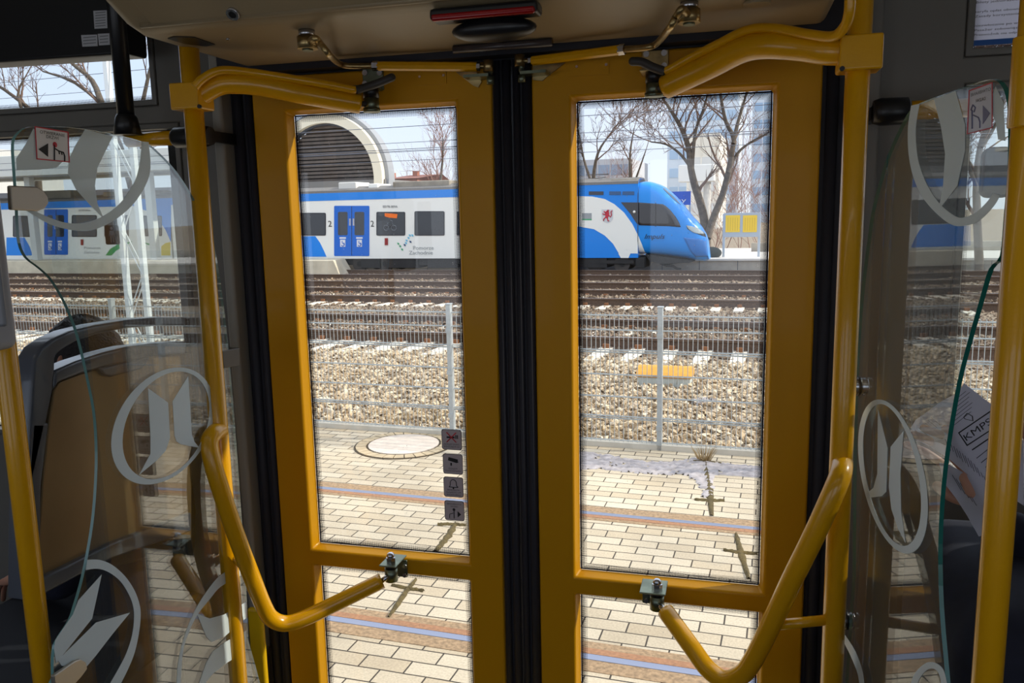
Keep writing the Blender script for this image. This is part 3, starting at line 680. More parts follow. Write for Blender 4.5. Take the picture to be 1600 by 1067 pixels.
outr = [(1356, 370), (1362, 330), (1372, 290), (1384, 250), (1397, 218), (1412, 188), (1424, 170), (1440, 160), (1500, 138), (1540, 125), (1556, 126), (1567, 138), (1573, 160), (1575, 200), (1574, 267), (1568, 340), (1562, 400), (1545, 420), (1530, 470), (1510, 540), (1495, 600), (1481, 680), (1471, 760), (1466, 850), (1468, 950), (1478, 1067), (1482, 1120),
        (1332, 1120), (1332, 900), (1334, 700), (1338, 560), (1345, 460)]
SR_ = Scr((.215, 1.62, 0), (-.6, -.095, 0), 'right curved glass screen with etched round emblems beside the newspaper', outr, GEDGE2)
SR_.ring([(1424, 165), (1419, 200), (1420, 240), (1427, 275), (1440, 305), (1460, 330), (1485, 350), (1505, 353), (1530, 345), (1553, 322), (1563, 305)],
         [(1437, 162), (1431, 200), (1433, 240), (1440, 268), (1452, 295), (1470, 320), (1492, 337), (1505, 340), (1525, 332), (1543, 315), (1552, 302)], closed=False)
SR_.poly([(1460, 155), (1493, 142), (1508, 195), (1508, 235), (1496, 290), (1467, 328), (1474, 290), (1477, 240), (1471, 200)])
SR_.poly([(1556, 135), (1568, 160), (1571, 220), (1560, 218), (1556, 190), (1545, 165)])
SR_.ring(ell(1395.5, 744.5, 54.5, 120.5, -.42), ell(1394, 742, 45.5, 111, -.42))
SR_.poly([(1372, 640), (1371, 740), (1365, 762), (1354, 771), (1356, 778), (1378, 775), (1385, 768), (1387, 700)])
SR_.poly([(1412, 673), (1392, 698), (1389, 760), (1393, 795), (1403, 825), (1415, 848), (1408, 800), (1407, 740)])
SR_.ring([(1319, 990), (1337, 1018), (1348, 1050), (1352, 1085)], [(1319, 1004), (1329, 1024), (1341, 1055), (1344, 1085)], closed=False)
SR_.ring([(1420, 1085), (1428, 1055), (1445, 1037), (1460, 1035), (1474, 1046), (1480, 1070)], [(1428, 1085), (1436, 1062), (1448, 1047), (1460, 1045), (1468, 1054), (1472, 1074)], closed=False)
s2 = SR_.poly([(1514, 141), (1551, 128), (1551, 200), (1511, 210)], 'sticker', film('pale_sticker', (225, 225, 235), .75), .001); s2['label'] = 'pale mirrored door-opening sticker with arrow to the right'
SR_.ring([(1514, 141), (1551, 128), (1551, 200), (1511, 210)], [(1515.2, 142.5), (1549.8, 130.2), (1549.8, 198.8), (1512.4, 208.2)], 'sticker_border', m=REDI, d=.0016, parent=s2)
T_on(SR_, 'OTWIERANIE', (1517, 151), (1548, 141), 5, s2, flip=True); T_on(SR_, 'DRZWI', (1525, 160), (1540, 156), 5, s2, flip=True)
g = MB(); g.prism(SR_.P([(1536, 165), (1547, 177), (1536, 194)], .0016), SR_.n*.0004)
g.tube(SR_.P([(1519, 172), (1519, 201)], .0018), .0010, 6); g.tube(SR_.P([(1521, 180), (1529, 184), (1531, 190), (1531, 200)], .0018), .0009, 6)
g.tube(SR_.P([(1517, 172), (1520, 164), (1524, 168), (1522, 175)], .0018), .0009, 6); g.build('pictogram', mat('faded_print', (120, 120, 150), .6), s2)
for px, py in ((1340, 603), (1320, 968)):
    c = SR_.P([(px, py)], .0)[0]; b = MB(); b.cyl(c+SR_.n*.012, c-SR_.n*.016, .016, 24); k = b.build('pane_clamp', STEEL, SR_.t, bevel=.002)
    b = MB(); b.cyl(c+SR_.n*.002, c-SR_.n*.004, .0185, 24); b.build('gasket', BLKS, k)

# ================================================================== OUTSIDE (street frame 'e': u along the tracks, v away from the tram)
def brickmat():
    m = bpy.data.materials.new('paving_blocks'); m.use_nodes = True; t = m.node_tree; b = t.nodes['Principled BSDF']; b.inputs['Roughness'].default_value = .85
    g = t.nodes.new('ShaderNodeTexCoord'); br_ = t.nodes.new('ShaderNodeTexBrick')
    br_.inputs['Scale'].default_value = 1; br_.inputs['Brick Width'].default_value = .232; br_.inputs['Row Height'].default_value = .108
    br_.inputs['Mortar Size'].default_value = .0045; br_.inputs['Mortar Smooth'].default_value = .3; br_.inputs['Bias'].default_value = -.1
    br_.inputs['Color1'].default_value = lin((206, 192, 168))+(1,); br_.inputs['Color2'].default_value = lin((188, 170, 142))+(1,); br_.inputs['Mortar'].default_value = lin((70, 62, 52))+(1,)
    n = t.nodes.new('ShaderNodeTexNoise'); n.inputs['Scale'].default_value = 1.3; n.inputs['Detail'].default_value = 6
    n2 = t.nodes.new('ShaderNodeTexNoise'); n2.inputs['Scale'].default_value = 90
    mr = t.nodes.new('ShaderNodeMapRange'); mr.inputs[1].default_value = .3; mr.inputs[2].default_value = .7; mr.inputs[3].default_value = .78; mr.inputs[4].default_value = 1.1
    mr2 = t.nodes.new('ShaderNodeMapRange'); mr2.inputs[1].default_value = .3; mr2.inputs[2].default_value = .7; mr2.inputs[3].default_value = .85; mr2.inputs[4].default_value = 1.1
    mm = t.nodes.new('ShaderNodeMath'); mm.operation = 'MULTIPLY'
    mx = t.nodes.new('ShaderNodeMix'); mx.data_type = 'RGBA'; mx.blend_type = 'MULTIPLY'; mx.inputs[0].default_value = 1
    wv = t.nodes.new('ShaderNodeTexNoise'); wv.inputs['Scale'].default_value = 2.2
    va = t.nodes.new('ShaderNodeVectorMath'); va.operation = 'MULTIPLY_ADD'; va.inputs[1].default_value = (.016, .016, 0)
    t.links.new(g.outputs['Object'], wv.inputs['Vector']); t.links.new(wv.outputs['Color'], va.inputs[0]); t.links.new(g.outputs['Object'], va.inputs[2])
    t.links.new(va.outputs[0], br_.inputs['Vector'])
    for q in (n, n2): t.links.new(g.outputs['Object'], q.inputs['Vector'])
    t.links.new(n.outputs[0], mr.inputs[0]); t.links.new(n2.outputs[0], mr2.inputs[0]); t.links.new(mr.outputs[0], mm.inputs[0]); t.links.new(mr2.outputs[0], mm.inputs[1])
    t.links.new(br_.outputs['Color'], mx.inputs[6]); t.links.new(mm.outputs[0], mx.inputs[7]); t.links.new(mx.outputs[2], b.inputs['Base Color'])
    bp = t.nodes.new('ShaderNodeBump'); bp.invert = True; bp.inputs['Distance'].default_value = .006; bp.inputs['Strength'].default_value = .9
    t.links.new(br_.outputs['Fac'], bp.inputs['Height']); t.links.new(bp.outputs[0], b.inputs['Normal'])
    return m
def islandmat(name, cols, rough=.9):
    m = bpy.data.materials.new(name); m.use_nodes = True; t = m.node_tree; b = t.nodes['Principled BSDF']; b.inputs['Roughness'].default_value = rough
    g = t.nodes.new('ShaderNodeNewGeometry'); r = t.nodes.new('ShaderNodeValToRGB'); t.links.new(g.outputs['Random Per Island'], r.inputs[0])
    el = r.color_ramp.elements
    while len(el) < len(cols): el.new(.5)
    for i, c in enumerate(cols): el[i].position = i/(len(cols)-1); el[i].color = lin(c)+(1,)
    t.links.new(r.outputs[0], b.inputs['Base Color']); return m
def groundmat(name, c1, c2, scale=18):
    m = bpy.data.materials.new(name); m.use_nodes = True; t = m.node_tree; b = t.nodes['Principled BSDF']; b.inputs['Roughness'].default_value = .95
    g = t.nodes.new('ShaderNodeTexCoord'); v = t.nodes.new('ShaderNodeTexVoronoi'); v.inputs['Scale'].default_value = scale
    r = t.nodes.new('ShaderNodeValToRGB'); sc_ = t.nodes.new('ShaderNodeSeparateColor'); t.links.new(g.outputs['Object'], v.inputs['Vector'])
    t.links.new(v.outputs['Color'], sc_.inputs[0]); t.links.new(sc_.outputs[0], r.inputs[0]); t.links.new(r.outputs[0], b.inputs['Base Color'])
    r.color_ramp.elements[0].color = lin(c1)+(1,); r.color_ramp.elements[1].color = lin(c2)+(1,)
    bp = t.nodes.new('ShaderNodeBump'); bp.inputs['Distance'].default_value = .05; bp.inputs['Strength'].default_value = 1; bp.invert = True
    t.links.new(v.outputs['Distance'], bp.inputs['Height']); t.links.new(bp.outputs[0], b.inputs['Normal']); return m
PAVE = brickmat()
CONC = mat('concrete', (205, 198, 184), .85, noise=.15, nscale=8)
CONCL = mat('sleeper_concrete', (225, 215, 198), .85, noise=.2, nscale=25)
RUST = mat('rusty_rail', (104, 82, 66), .75, noise=.4, nscale=40)
RTOP = mat('rail_head', (150, 142, 140), .35, metal=.6)
TRAIL = mat('tram_rail_polished', (160, 164, 182), .32, metal=.9)
TLIP = mat('tram_rail_lip', (165, 118, 82), .6, noise=.3, nscale=60)
HATCH = mat('rail_joint_filler', (168, 140, 108), .9, noise=.45, nscale=45, bump=.3, bscale=60)
GALV = mat('galvanised', (178, 184, 186), .5, metal=.25, noise=.12, nscale=30)
SNOW = mat('old_snow', (176, 168, 168), .8, noise=.35, nscale=14, bump=.5, bscale=30)
MOSS = mat('dry_moss', (96, 82, 48), .95, noise=.5, nscale=30, bump=.6, bscale=80)
DRYG = islandmat('dry_grass', [(176, 150, 104), (150, 122, 80), (190, 170, 130)])

vA, vB = 3.55, 5.40
U0, U1 = -26.0, 14.0
b = MB(); b.box((U0, .3, -.2), (U1, FV, 0)); o = st(b.build('street_paving', PAVE, fr='e'))
for v, sgn, lab in ((vA, 1, 'nearest embedded tram rail in the block paving'), (vB, -1, 'second embedded tram rail in the block paving, towards the fence')):
    t = thing('tram_rail', ((U0+U1)/2, v, 0), lab, 'tram rail', 'embedded tram rails', 'e')
    b = MB(); b.box((U0, v-.025, -.1), (U1, v+.025, .006)); b.build('rail_head', TRAIL, t, bevel=.004)
    b = MB(); w0, w1 = (v+.028, v+.078) if sgn > 0 else (v-.078, v-.028); b.box((U0, w0, -.1), (U1, w1, .004)); b.build('rail_lip', TLIP, t)
    b = MB(); b.box((U0, v-.12, -.1), (U1, v+.14, .0025)); b.build('joint_filler', HATCH, t)

# manhole with its collar of small blocks
mc = GP(631, 695); R_ = .325
mh = thing('manhole', (mc[0], mc[1], 0), 'round pale concrete manhole cover ringed by small blocks in front of the fence', 'manhole', None, 'e')
b = MB(); b.cyl((mc[0], mc[1], 0), (mc[0], mc[1], .012), R_, 64, False); b.build('cover', mat('manhole_concrete', (222, 205, 188), .9, noise=.15, nscale=10), mh)
b = MB(); b.cyl((mc[0], mc[1], 0), (mc[0], mc[1], .005), R_+.13, 64, False); b.build('collar_joint', mat('soil_joint', (70, 60, 45), .95), mh)
b = MB(); n = 28
for k in range(n):
    a0, a1 = 2*math.pi*(k+.05)/n, 2*math.pi*(k+.95)/n
    q = [(mc[0]+r*math.cos(a), mc[1]+r*math.sin(a), .004) for r, a in ((R_+.022, a0), (R_+.115, a0), (R_+.115, a1), (R_+.022, a1))]
    b.prism(q, (0, 0, .006))
b.build('collar_blocks', mat('collar_block', (192, 172, 140), .85, noise=.2), mh)

# moss-filled cracks crossing the blocks
def moss(label, runs, w=.035):
    b = MB(); rr = random.Random(len(label))
    for run in runs:
        P = [GP(*p) for p in run]; Q = []
        for i in range(len(P)-1):
            for k in range(8): Q.append(P[i]+(P[i+1]-P[i])*k/8)
        Q.append(P[-1]); d = P[-1]-P[0]; d /= np.linalg.norm(d); nn = A(-d[1], d[0], 0); L = []; Rr = []
        for i, q in enumerate(Q):
            ww = w*(.55+.45*math.sin(math.pi*(i+.6)/(len(Q)+.2)))*(.6+.5*rr.random())
            L.append(q+nn*ww*.5); Rr.append(q-nn*ww*.5)
        top = [q+A(0, 0, .012+.006*rr.random()) for q in Q]; k = len(Q)
        b.add(L+top+Rr, [(i, i+1, k+i+1, k+i) for i in range(k-1)]+[(k+i, k+i+1, 2*k+i+1, 2*k+i) for i in range(k-1)], True)
    o = b.build('moss_patch', MOSS, None, 'e'); return tag(o, label, 'moss', 'moss in the paving cracks')
moss('long mossy crack with two cross arms, just below the right fence post', [[(1102, 718), (1108, 760), (1112, 806)], [(1083, 721), (1104, 722), (1127, 725)], [(1085, 781), (1108, 782), (1132, 783)]], .06)
moss('mossy cross-shaped crack near the lower right corner of the right window', [[(1150, 834), (1158, 865), (1170, 905)], [(1130, 860), (1158, 864), (1184, 866)]], .045)
moss('mossy crack under the pictogram stickers', [[(712, 818), (700, 838), (680, 862)], [(684, 820), (705, 819), (728, 821)]], .06)
moss('dark mossy crack behind the left handrail bracket', [[(650, 905), (634, 925), (607, 965)], [(612, 915), (640, 920), (662, 924)]], .04)
b = MB(); g0 = GP(1100, 720); rr = random.Random(3)
for k in range(70):
    a = rr.random()*6.28; l = .05+.10*rr.random(); p = g0+A(.05*math.cos(a)*rr.random(), .03*math.sin(a), 0)
    b.tube([p, p+A(.35*l*math.cos(a), .3*l*math.sin(a), l*.6), p+A(.6*l*math.cos(a), .5*l*math.sin(a), l)], [.003, .002, .0008], 3, False)
tag(stuff(b.build('grass_tuft', DRYG, None, 'e')), 'dry grass tuft growing from the paving crack by the fence', 'grass')

# strip of old snow
def blob(pts_px, name, label, h=.012, n=70, m=SNOW):
    P = [GP(*p) for p in pts_px]; us = [p[0] for p in P]; vs_ = [p[1] for p in P]
    def inside(u, v):
        c = False; j = len(P)-1
        for i in range(len(P)):
            if (P[i][1] > v) != (P[j][1] > v) and u < (P[j][0]-P[i][0])*(v-P[i][1])/(P[j][1]-P[i][1])+P[i][0]: c = not c
            j = i
        return c
    u0, u1, v0, v1 = min(us), max(us), min(vs_), max(vs_); st_ = .022
    nu, nv = int((u1-u0)/st_)+2, int((v1-v0)/st_)+2; rr = random.Random(5); b = MB(); ids = {}; ok = {}
    for i in range(nu):
        for j in range(nv):
            u, v = u0+i*st_, v0+j*st_
            ok[i, j] = inside(u, v) and rr.random() > .16
            ids[i, j] = len(b.v); b.v.append((u+rr.uniform(-.008, .008), v+rr.uniform(-.008, .008), GZ(v)+.001+(h*(.3+rr.random()) if ok[i, j] else -.004)))
    for i in range(nu-1):
        for j in range(nv-1):
            q = [(i, j), (i+1, j), (i+1, j+1), (i, j+1)]
            if sum(ok[k] for k in q) >= 2: b.f.append([ids[k] for k in q]); b.m.append(0); b.sm.append(True)
    return tag(stuff(b.build(name, m, None, 'e')), label, 'snow')
blob([(860, 700), (905, 706), (960, 712), (1010, 722), (1050, 722), (1085, 716), (1110, 722), (1150, 726), (1190, 730), (1300, 745), (1300, 756), (1190, 747), (1140, 742), (1115, 742), (1112, 775), (1100, 778), (1090, 755), (1070, 742), (1030, 742), (980, 738), (940, 733), (905, 733), (860, 725)], 'snow_strip', 'grey strip of old snow on the paving along the fence')
blob([(1080, 630), (1105, 626), (1125, 630), (1112, 634), (1085, 633)], 'snow_patch', 'small bright snow patch on the ballast', .05)

# ------------------------------------------------------------------ fence
fv = 7.08; fu0 = -.465*2.1+.03; sp = 1.97; FH = 1.215
fkeys = range(-5, 5)
posts_l = {-5: 'fence post far left, seen beside the grey ticket box', -2: 'fence post left of the door, hidden behind the yellow frame', -1: 'fence post at the right edge of the left door window', 0: 'fence post in the middle of the right door window', 1: 'fence post right of the door behind the etched screen',
           -4: 'fence post seen through the left screen near the lattice mast', -3: 'fence post between the left screen and the door', 2: 'fence post hidden right of the newspaper', 3: 'fence post second to the right of the newspaper', 4: 'fence post farthest right'}
for k in fkeys:
    u = fu0+k*sp
    t = thing('fence_post', (u, fv, 0), posts_l[k], 'fence post', 'fence posts', 'e')
    b = MB(); b.box((u-.022, fv-.03, -.05), (u+.022, fv+.03, FH+.05)); b.build('post', GALV, t, bevel=.003)
    b = MB(); b.box((u-.026, fv-.034, FH+.05), (u+.026, fv+.034, FH+.06)); b.build('cap', GALV, t)
    for z in (.2, .62, 1.02): b = MB(); b.box((u-.026, fv-.04, z-.02), (u+.026, fv-.03, z+.02)); b.build('clip', GALV, t)
pan = None
for k in fkeys:
    u = fu0+k*sp; lab = 'welded wire fence panel with dense upright wires'
    lab = {-4: 'wire fence panel third left of the door', -3: 'wire fence panel second left of the door', 1: 'wire fence panel first right of the door', 2: 'wire fence panel second right of the door', 3: 'wire fence panel third right of the door', 4: 'wire fence panel farthest right', -2: 'wire fence panel behind the left door window', -1: 'wire fence panel spanning between the two door windows', 0: 'wire fence panel in the right half of the right door window', -5: 'wire fence panel just right of the far left post'}[k]
    if pan is None:
        b = MB(); r = .0032
        n = int(sp/.042)
        for i in range(1, n):
            uu = u+.03+(sp-.06)*i/n; b.tube([(uu, fv, .04), (uu, fv, FH)], r, 4, False)
        for z in (.06, .26, .28, .46, .66, .86, .88, 1.06, 1.19):
            b.tube([(u+.024, fv-.005, z), (u+sp-.024, fv-.005, z)], r*1.15, 4, False)
            b.tube([(u+.024, fv+.008, z+.004), (u+sp-.024, fv+.008, z+.004)], r, 4, False)
        pan = b.build('wire_fence', GALV, None, 'e'); o = pan
    else:
        o = pan.copy(); COL.objects.link(o); b0 = ORG[pan.name]; place(o, (b0[0]+(k-fkeys[0])*sp, b0[1], b0[2]), 'e')
    tag(o, lab, 'fence', 'welded wire fence panels')
b = MB(); b.box((U0, fv-.03, -.1), (U1, fv+.04, .05)); tag(b.build('fence_kerb', CONC, None, 'e', bevel=.006), 'low concrete kerb under the wire fence', 'kerb')

# ------------------------------------------------------------------ ballast and railway ground
BALL = groundmat('ballast_base', (120, 104, 86), (180, 162, 138), 24)
b = MB(); b.add([(-140, FV, GZ(FV)-.0), (90, FV, 0), (90, 60, GZ(60)), (-140, 60, GZ(60))], [(0, 1, 2, 3)])
b.add([(-140, 60, GZ(60)), (90, 60, GZ(60)), (260, 420, GZ(60)), (-400, 420, GZ(60))], [(0, 1, 2, 3)])
st(b.build('ballast_ground', BALL, None, 'e', org=(0, FV, 0)))
def stones(label, u0, u1, v0, v1, n, s0, s1, seed, mt, lift=.0):
    r = np.random.default_rng(seed)
    base = np.array([(0,0,1),(.9,0,.2),(.28,.85,.3),(-.72,.53,.25),(-.72,-.53,.2),(.28,-.85,.25),(.1,.1,-.7)])
    F0 = np.array([(0,1,2),(0,2,3),(0,3,4),(0,4,5),(0,5,1),(6,2,1),(6,3,2),(6,4,3),(6,5,4),(6,1,5)])
    c = np.stack([r.uniform(u0, u1, n), r.uniform(v0, v1, n), np.zeros(n)], 1)
    c[:, 2] = np.where(c[:, 1] > FV, SL*(c[:, 1]-FV), 0) + r.uniform(-.01, .02, n) + lift
    sc_ = r.uniform(s0, s1, (n, 1, 1))*r.uniform(.6, 1.25, (n, 1, 3)); sc_[:, :, 2] *= .75
    V = base[None]*(1+r.uniform(-.28, .28, (n, 7, 3)))*sc_
    ax = r.normal(size=(n, 3)); ax /= np.linalg.norm(ax, axis=1, keepdims=True); an = r.uniform(0, 6.28, n)
    K = np.zeros((n, 3, 3)); K[:, 0, 1] = -ax[:, 2]; K[:, 0, 2] = ax[:, 1]; K[:, 1, 0] = ax[:, 2]; K[:, 1, 2] = -ax[:, 0]; K[:, 2, 0] = -ax[:, 1]; K[:, 2, 1] = ax[:, 0]
    Rm = np.eye(3)[None]+np.sin(an)[:, None, None]*K+(1-np.cos(an))[:, None, None]*(K@K)
    V = np.einsum('nij,nkj->nki', Rm, V)+c[:, None]
    Fc = (F0[None]+7*np.arange(n)[:, None, None]).reshape(-1, 3)
    me = bpy.data.meshes.new('ballast_stones'); V = V.reshape(-1, 3); o0 = A((u0+u1)/2, v0, 0); V = V-o0
    me.vertices.add(len(V)); me.vertices.foreach_set('co', V.ravel()); me.loops.add(len(Fc)*3); me.loops.foreach_set('vertex_index', Fc.ravel().astype(np.int32))
    me.polygons.add(len(Fc)); me.polygons.foreach_set('loop_start', np.arange(0, len(Fc)*3, 3, dtype=np.int32)); me.update(calc_edges=True); me.shade_flat(); me.materials.append(mt)
    o = bpy.data.objects.new('ballast_stones', me); COL.objects.link(o); place(o, o0, 'e'); tag(o, label, 'ballast'); return stuff(o)
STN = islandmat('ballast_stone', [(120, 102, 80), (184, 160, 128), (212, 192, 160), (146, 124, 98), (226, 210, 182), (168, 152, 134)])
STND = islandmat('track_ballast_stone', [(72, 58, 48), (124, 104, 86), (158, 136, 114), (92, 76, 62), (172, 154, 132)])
GR = lambda x, y: float(GP(x, y)[1])
t1n, t1f, t1e = GR(1020, 547), GR(1020, 516), GR(1035, 571)
t2n, t2f = GR(1050, 480), GR(1050, 465)
t3n, t3f = GR(1050, 452), GR(1050, 439)
t4n = GR(1050, 430)
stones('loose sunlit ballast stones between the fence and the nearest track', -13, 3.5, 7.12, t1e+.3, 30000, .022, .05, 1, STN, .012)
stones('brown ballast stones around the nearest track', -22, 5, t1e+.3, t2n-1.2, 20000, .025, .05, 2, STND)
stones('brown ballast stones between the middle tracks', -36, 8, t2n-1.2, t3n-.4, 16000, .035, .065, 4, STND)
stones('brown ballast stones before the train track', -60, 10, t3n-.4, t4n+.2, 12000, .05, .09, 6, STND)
b = MB(); rr = random.Random(12)
for k in range(1800):
    u = rr.uniform(-11, 3); v = rr.choice([rr.uniform(7.2, 7.7), rr.uniform(7.2, t1e)]); a = rr.random()*6.28; l = rr.uniform(.05, .2)
    if math.sin(u*3.1)+math.sin(v*4+u) < .7: continue
    p = A(u, v, GZ(v)); b.tube([p, p+A(.5*l*math.cos(a), .5*l*math.sin(a), l*.6), p+A(1.1*l*math.cos(a), 1.1*l*math.sin(a), l*.7)], [.0035, .0025, .001], 3, False)
tag(stuff(b.build('dry_grass', DRYG, None, 'e')), 'dry bent grass stalks among the ballast stones by the fence', 'grass')

for i_, (a_, c_, u0_, n_) in enumerate(((t1n, t1f, -22, 9000), (t2n, t2f, -36, 9000))):
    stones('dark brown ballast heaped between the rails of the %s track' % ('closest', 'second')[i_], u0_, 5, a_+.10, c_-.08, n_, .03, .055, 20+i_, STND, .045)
def rail(v, lab, zt=.15, sc=1.0):
    z = GZ(v)-.01; t = thing('railway_rail', (-30, v, z), lab, 'rail', 'railway rails', 'e')
    h = .20*sc; w = .075*sc
    P = [(v-w, z), (v+w, z), (v+w, z+.015*sc), (v+.01*sc, z+.04*sc), (v+.01*sc, z+h-.045*sc), (v+w*.5, z+h-.035*sc), (v+w*.5, z+h), (v-w*.5, z+h), (v-w*.5, z+h-.035*sc), (v-.01*sc, z+h-.045*sc), (v-.01*sc, z+.04*sc), (v-w, z+.015*sc)]
    b = MB(); b.prism([(-90, a, c) for a, c in P], (110, 0, 0)); b.build('rail_profile', RUST, t)
    b = MB(); b.box((-90, v-w*.36, z+h), (20, v+w*.36, z+h+.003)); b.build('running_surface', RTOP, t)
for v, l in ((t1n, 'near rail of the track closest to the fence'), (t1f, 'far rail of the track closest to the fence'), (t2n, 'near rail of the second track'), (t2f, 'far rail of the second track'),
             (t3n, 'near rail of the third track'), (t3f, 'far rail of the third track'), (t4n, 'near rail of the track under the train')): rail(v, l)
CLIP = mat('rusty_clip', (128, 84, 52), .8)
def sleepers(label, grp, ve, vn, vf, xs, span):
    """xs: pixel columns of two consecutive sleeper ends on the near side at row y"""
    (xa, ya), (xb, yb2), n = xs
    ua, ub = GP(xa, ya)[0], GP(xb, yb2)[0]; du = (ub-ua)/n; w = .25
    L = (vf+(vn-ve))-ve; z = GZ(ve)
    root = thing('sleeper', (0, ve, z), label, 'sleeper', grp, 'e')
    b = MB(); zt = .03
    b.add([(-w/2, ve, z-.1), (w/2, ve, z-.1), (w/2, ve+L, z-.13), (-w/2, ve+L, z-.13), (-w/2+.02, ve+.03, z+zt), (w/2-.02, ve+.03, z+zt), (w/2-.02, ve+L-.03, z+zt+SL*L), (-w/2+.02, ve+L-.03, z+zt+SL*L)],
          [(0, 3, 2, 1), (4, 5, 6, 7), (0, 1, 5, 4), (1, 2, 6, 5), (2, 3, 7, 6), (3, 0, 4, 7)])
    body = b.build('sleeper_block', CONCL, root); parts = [body]
    for vv in (vn, vf):
        b = MB(); zz_ = GZ(vv)+zt-.005
        for s_ in (-1, 1): b.box((-.05, vv+s_*.11-.03, zz_), (.05, vv+s_*.11+.03, zz_+.07))
        parts.append(b.build('rail_clip', CLIP, root))
    i0, i1 = int((span[0]-ua)/du), int((span[1]-ua)/du); first = True
    for i in range(i0, i1+1):
        if first: r = root; first = False
        else:
            r = root.copy(); COL.objects.link(r)
            for p in parts: c = p.copy(); COL.objects.link(c); c.parent = r
        place(r, (ua+i*du, ve, z), 'e')
sleepers('pale concrete sleeper of the track closest to the fence', 'sleepers of the closest track', t1e, t1n, t1f, ((925, 563), (1150, 574), 4), (-17, 2.5))
sleepers('pale concrete sleeper of the second track from the fence', 'sleepers of the second track', t2n-.95, t2n, t2f, ((930, 488), (1151, 493), 6), (-26, 4))

# track-side box with orange lid
p = GP(1037, 604); z = p[2]; w = .62; tb = thing('trackside_box', (p[0], p[1]+.1, z), 'low grey trackside box with an orange lid standing in the ballast', 'box', None, 'e')
ul, ur = PY(994, 590, p[1], 'e')[0], PY(1081, 590, p[1], 'e')[0]; zt = PY(1037, 590, p[1], 'e')[2]
b = MB(); b.box((ul+.02, p[1], z-.05), (ur-.02, p[1]+.3, zt)); b.build('box_body', mat('pale_grey_box', (190, 196, 190), .7), tb, bevel=.008)
b = MB(); b.prism([(ul, p[1]-.02, zt), (ul, p[1]-.02, zt+.03), (ul, p[1]+.1, zt+.11), (ul, p[1]+.24, zt+.11), (ul, p[1]+.34, zt+.03), (ul, p[1]+.34, zt)], (ur-ul, 0, 0)); b.build('lid', mat('orange_lid', (226, 160, 60), .6, noise=.2), tb, bevel=.006)

# lattice mast left, overhead wires
mv = 7.55
def lattice(u, v, w, d, h, leg, label, m):
    t = thing('lattice_mast', (u, v, 0), label, 'mast', None, 'e')
    for i, (a, c) in enumerate(((-w/2, -d/2), (w/2, -d/2), (w/2, d/2), (-w/2, d/2))):
        if i in (0, 1): 
            b = MB(); b.box((u+a-leg/2, v-d/2, -.1), (u+a+leg/2, v+d/2, h)); b.build('channel_leg', m, t)
    for s_ in (-1, 1):
        b = MB(); n = int(h/(w*1.9))
        for k in range(n):
            z0, z1 = h*k/n, h*(k+1)/n; a = -1 if k % 2 else 1
            b.tube([(u-a*w/2, v+s_*d/2, z0), (u+a*w/2, v+s_*d/2, z1)], leg*.16, 4, False)
        b.build('lacing', m, t)
    return t
um = float(PY(207, 400, mv, 'e')[0]); ul_, ur_ = float(PY(182, 267, mv, 'e')[0]), float(PY(211, 267, mv, 'e')[0])
lattice((ul_+ur_)/2, mv, ur_-ul_, .06, 8.0, .055, 'white lattice railway mast seen through the left screen', mat('mast_paint', (225, 228, 230), .5))
WIRE = mat('overhead_wire', (96, 100, 112), .6)
for x, y, v, l in ((1050, 166, t1n+.7, 'highest overhead wire'), (1050, 205, t1n+.7, 'overhead wire just above the treetops'), (1050, 210, t2n+.8, 'overhead wire slightly below the one above the trees'), (620, 218, t2n+.8, 'overhead wire crossing the arched hall'), (620, 233, t3n+.8, 'overhead wire in the middle of the left sky'), (620, 247, t3n+.8, 'lowest overhead wire over the train'), (100, 112, t1n+.7, 'overhead wire at the top of the upper left window'), (100, 140, t2n+.8, 'overhead wire low in the upper left window')):
    z = float(PY(x, y, v, 'e')[2]); b = MB(); b.tube([(-70, v, z), (-20, v, z-.12), (20, v, z)], .003+.00022*v, 5, True)
    tag(b.build('overhead_wire', WIRE, None, 'e'), l+', thin and dark', 'wire', 'overhead wires')

# ------------------------------------------------------------------ the train
vt = float(GP(970, 428)[1])
TB = lambda x, y, d=0: PY(x, y, vt-d, 'e')
BLUE = mat('train_blue', (10, 134, 232), .4, coat=.1); BLUED = mat('train_dark_blue', (4, 104, 208), .4)
TWHT = mat('train_white', (246, 244, 236), .4); ROOF = mat('train_roof', (120, 116, 112), .7, noise=.2); DGR = mat('underframe', (42, 40, 40), .7, noise=.4, nscale=3)
WGL = mat('train_window', (38, 42, 50), .12, spec=.8); RBR = mat('roof_unit', (150, 140, 124), .8, noise=.3, nscale=3)
TW = 1.95
tr = thing('train', (float(TB(700, 404)[0]), vt, GZ(vt)), 'blue and white regional train standing at the platform', 'train', None, 'e')
zb = float(TB(600, 404)[2]); zs = float(TB(600, 299)[2]); px2m = float(np.linalg.norm(TB(600, 300)-TB(600, 400)))/100
zroof = zs+.22
def sec(u): return [(u, vt, zb), (u, vt, zs), (u, vt+.12, zs+.13), (u, vt+.5, zroof), (u, vt+TW-.5, zroof), (u, vt+TW-.12, zs+.13), (u, vt+TW, zs), (u, vt+TW, zb)]
uu = lambda x: float(TB(x, 350)[0])
cars = [(uu(-260), uu(266)-.05, TWHT, 'rear_car_body'), (uu(266)+.05, uu(760)-.05, TWHT, 'middle_car_body'), (uu(760)+.05, uu(997), BLUE, 'head_car_body')]
for a, c, m, nm in cars:
    b = MB(); b.prism(sec(a), (c-a, 0, 0)); o = b.build(nm, [m], tr)
for a, c in ((uu(266)-.06, uu(266)+.06), (uu(760)-.06, uu(760)+.06)):
    b = MB(); b.box((a, vt+.1, zb), (c, vt+TW-.1, zs+.1)); b.build('gangway', DGR, tr)
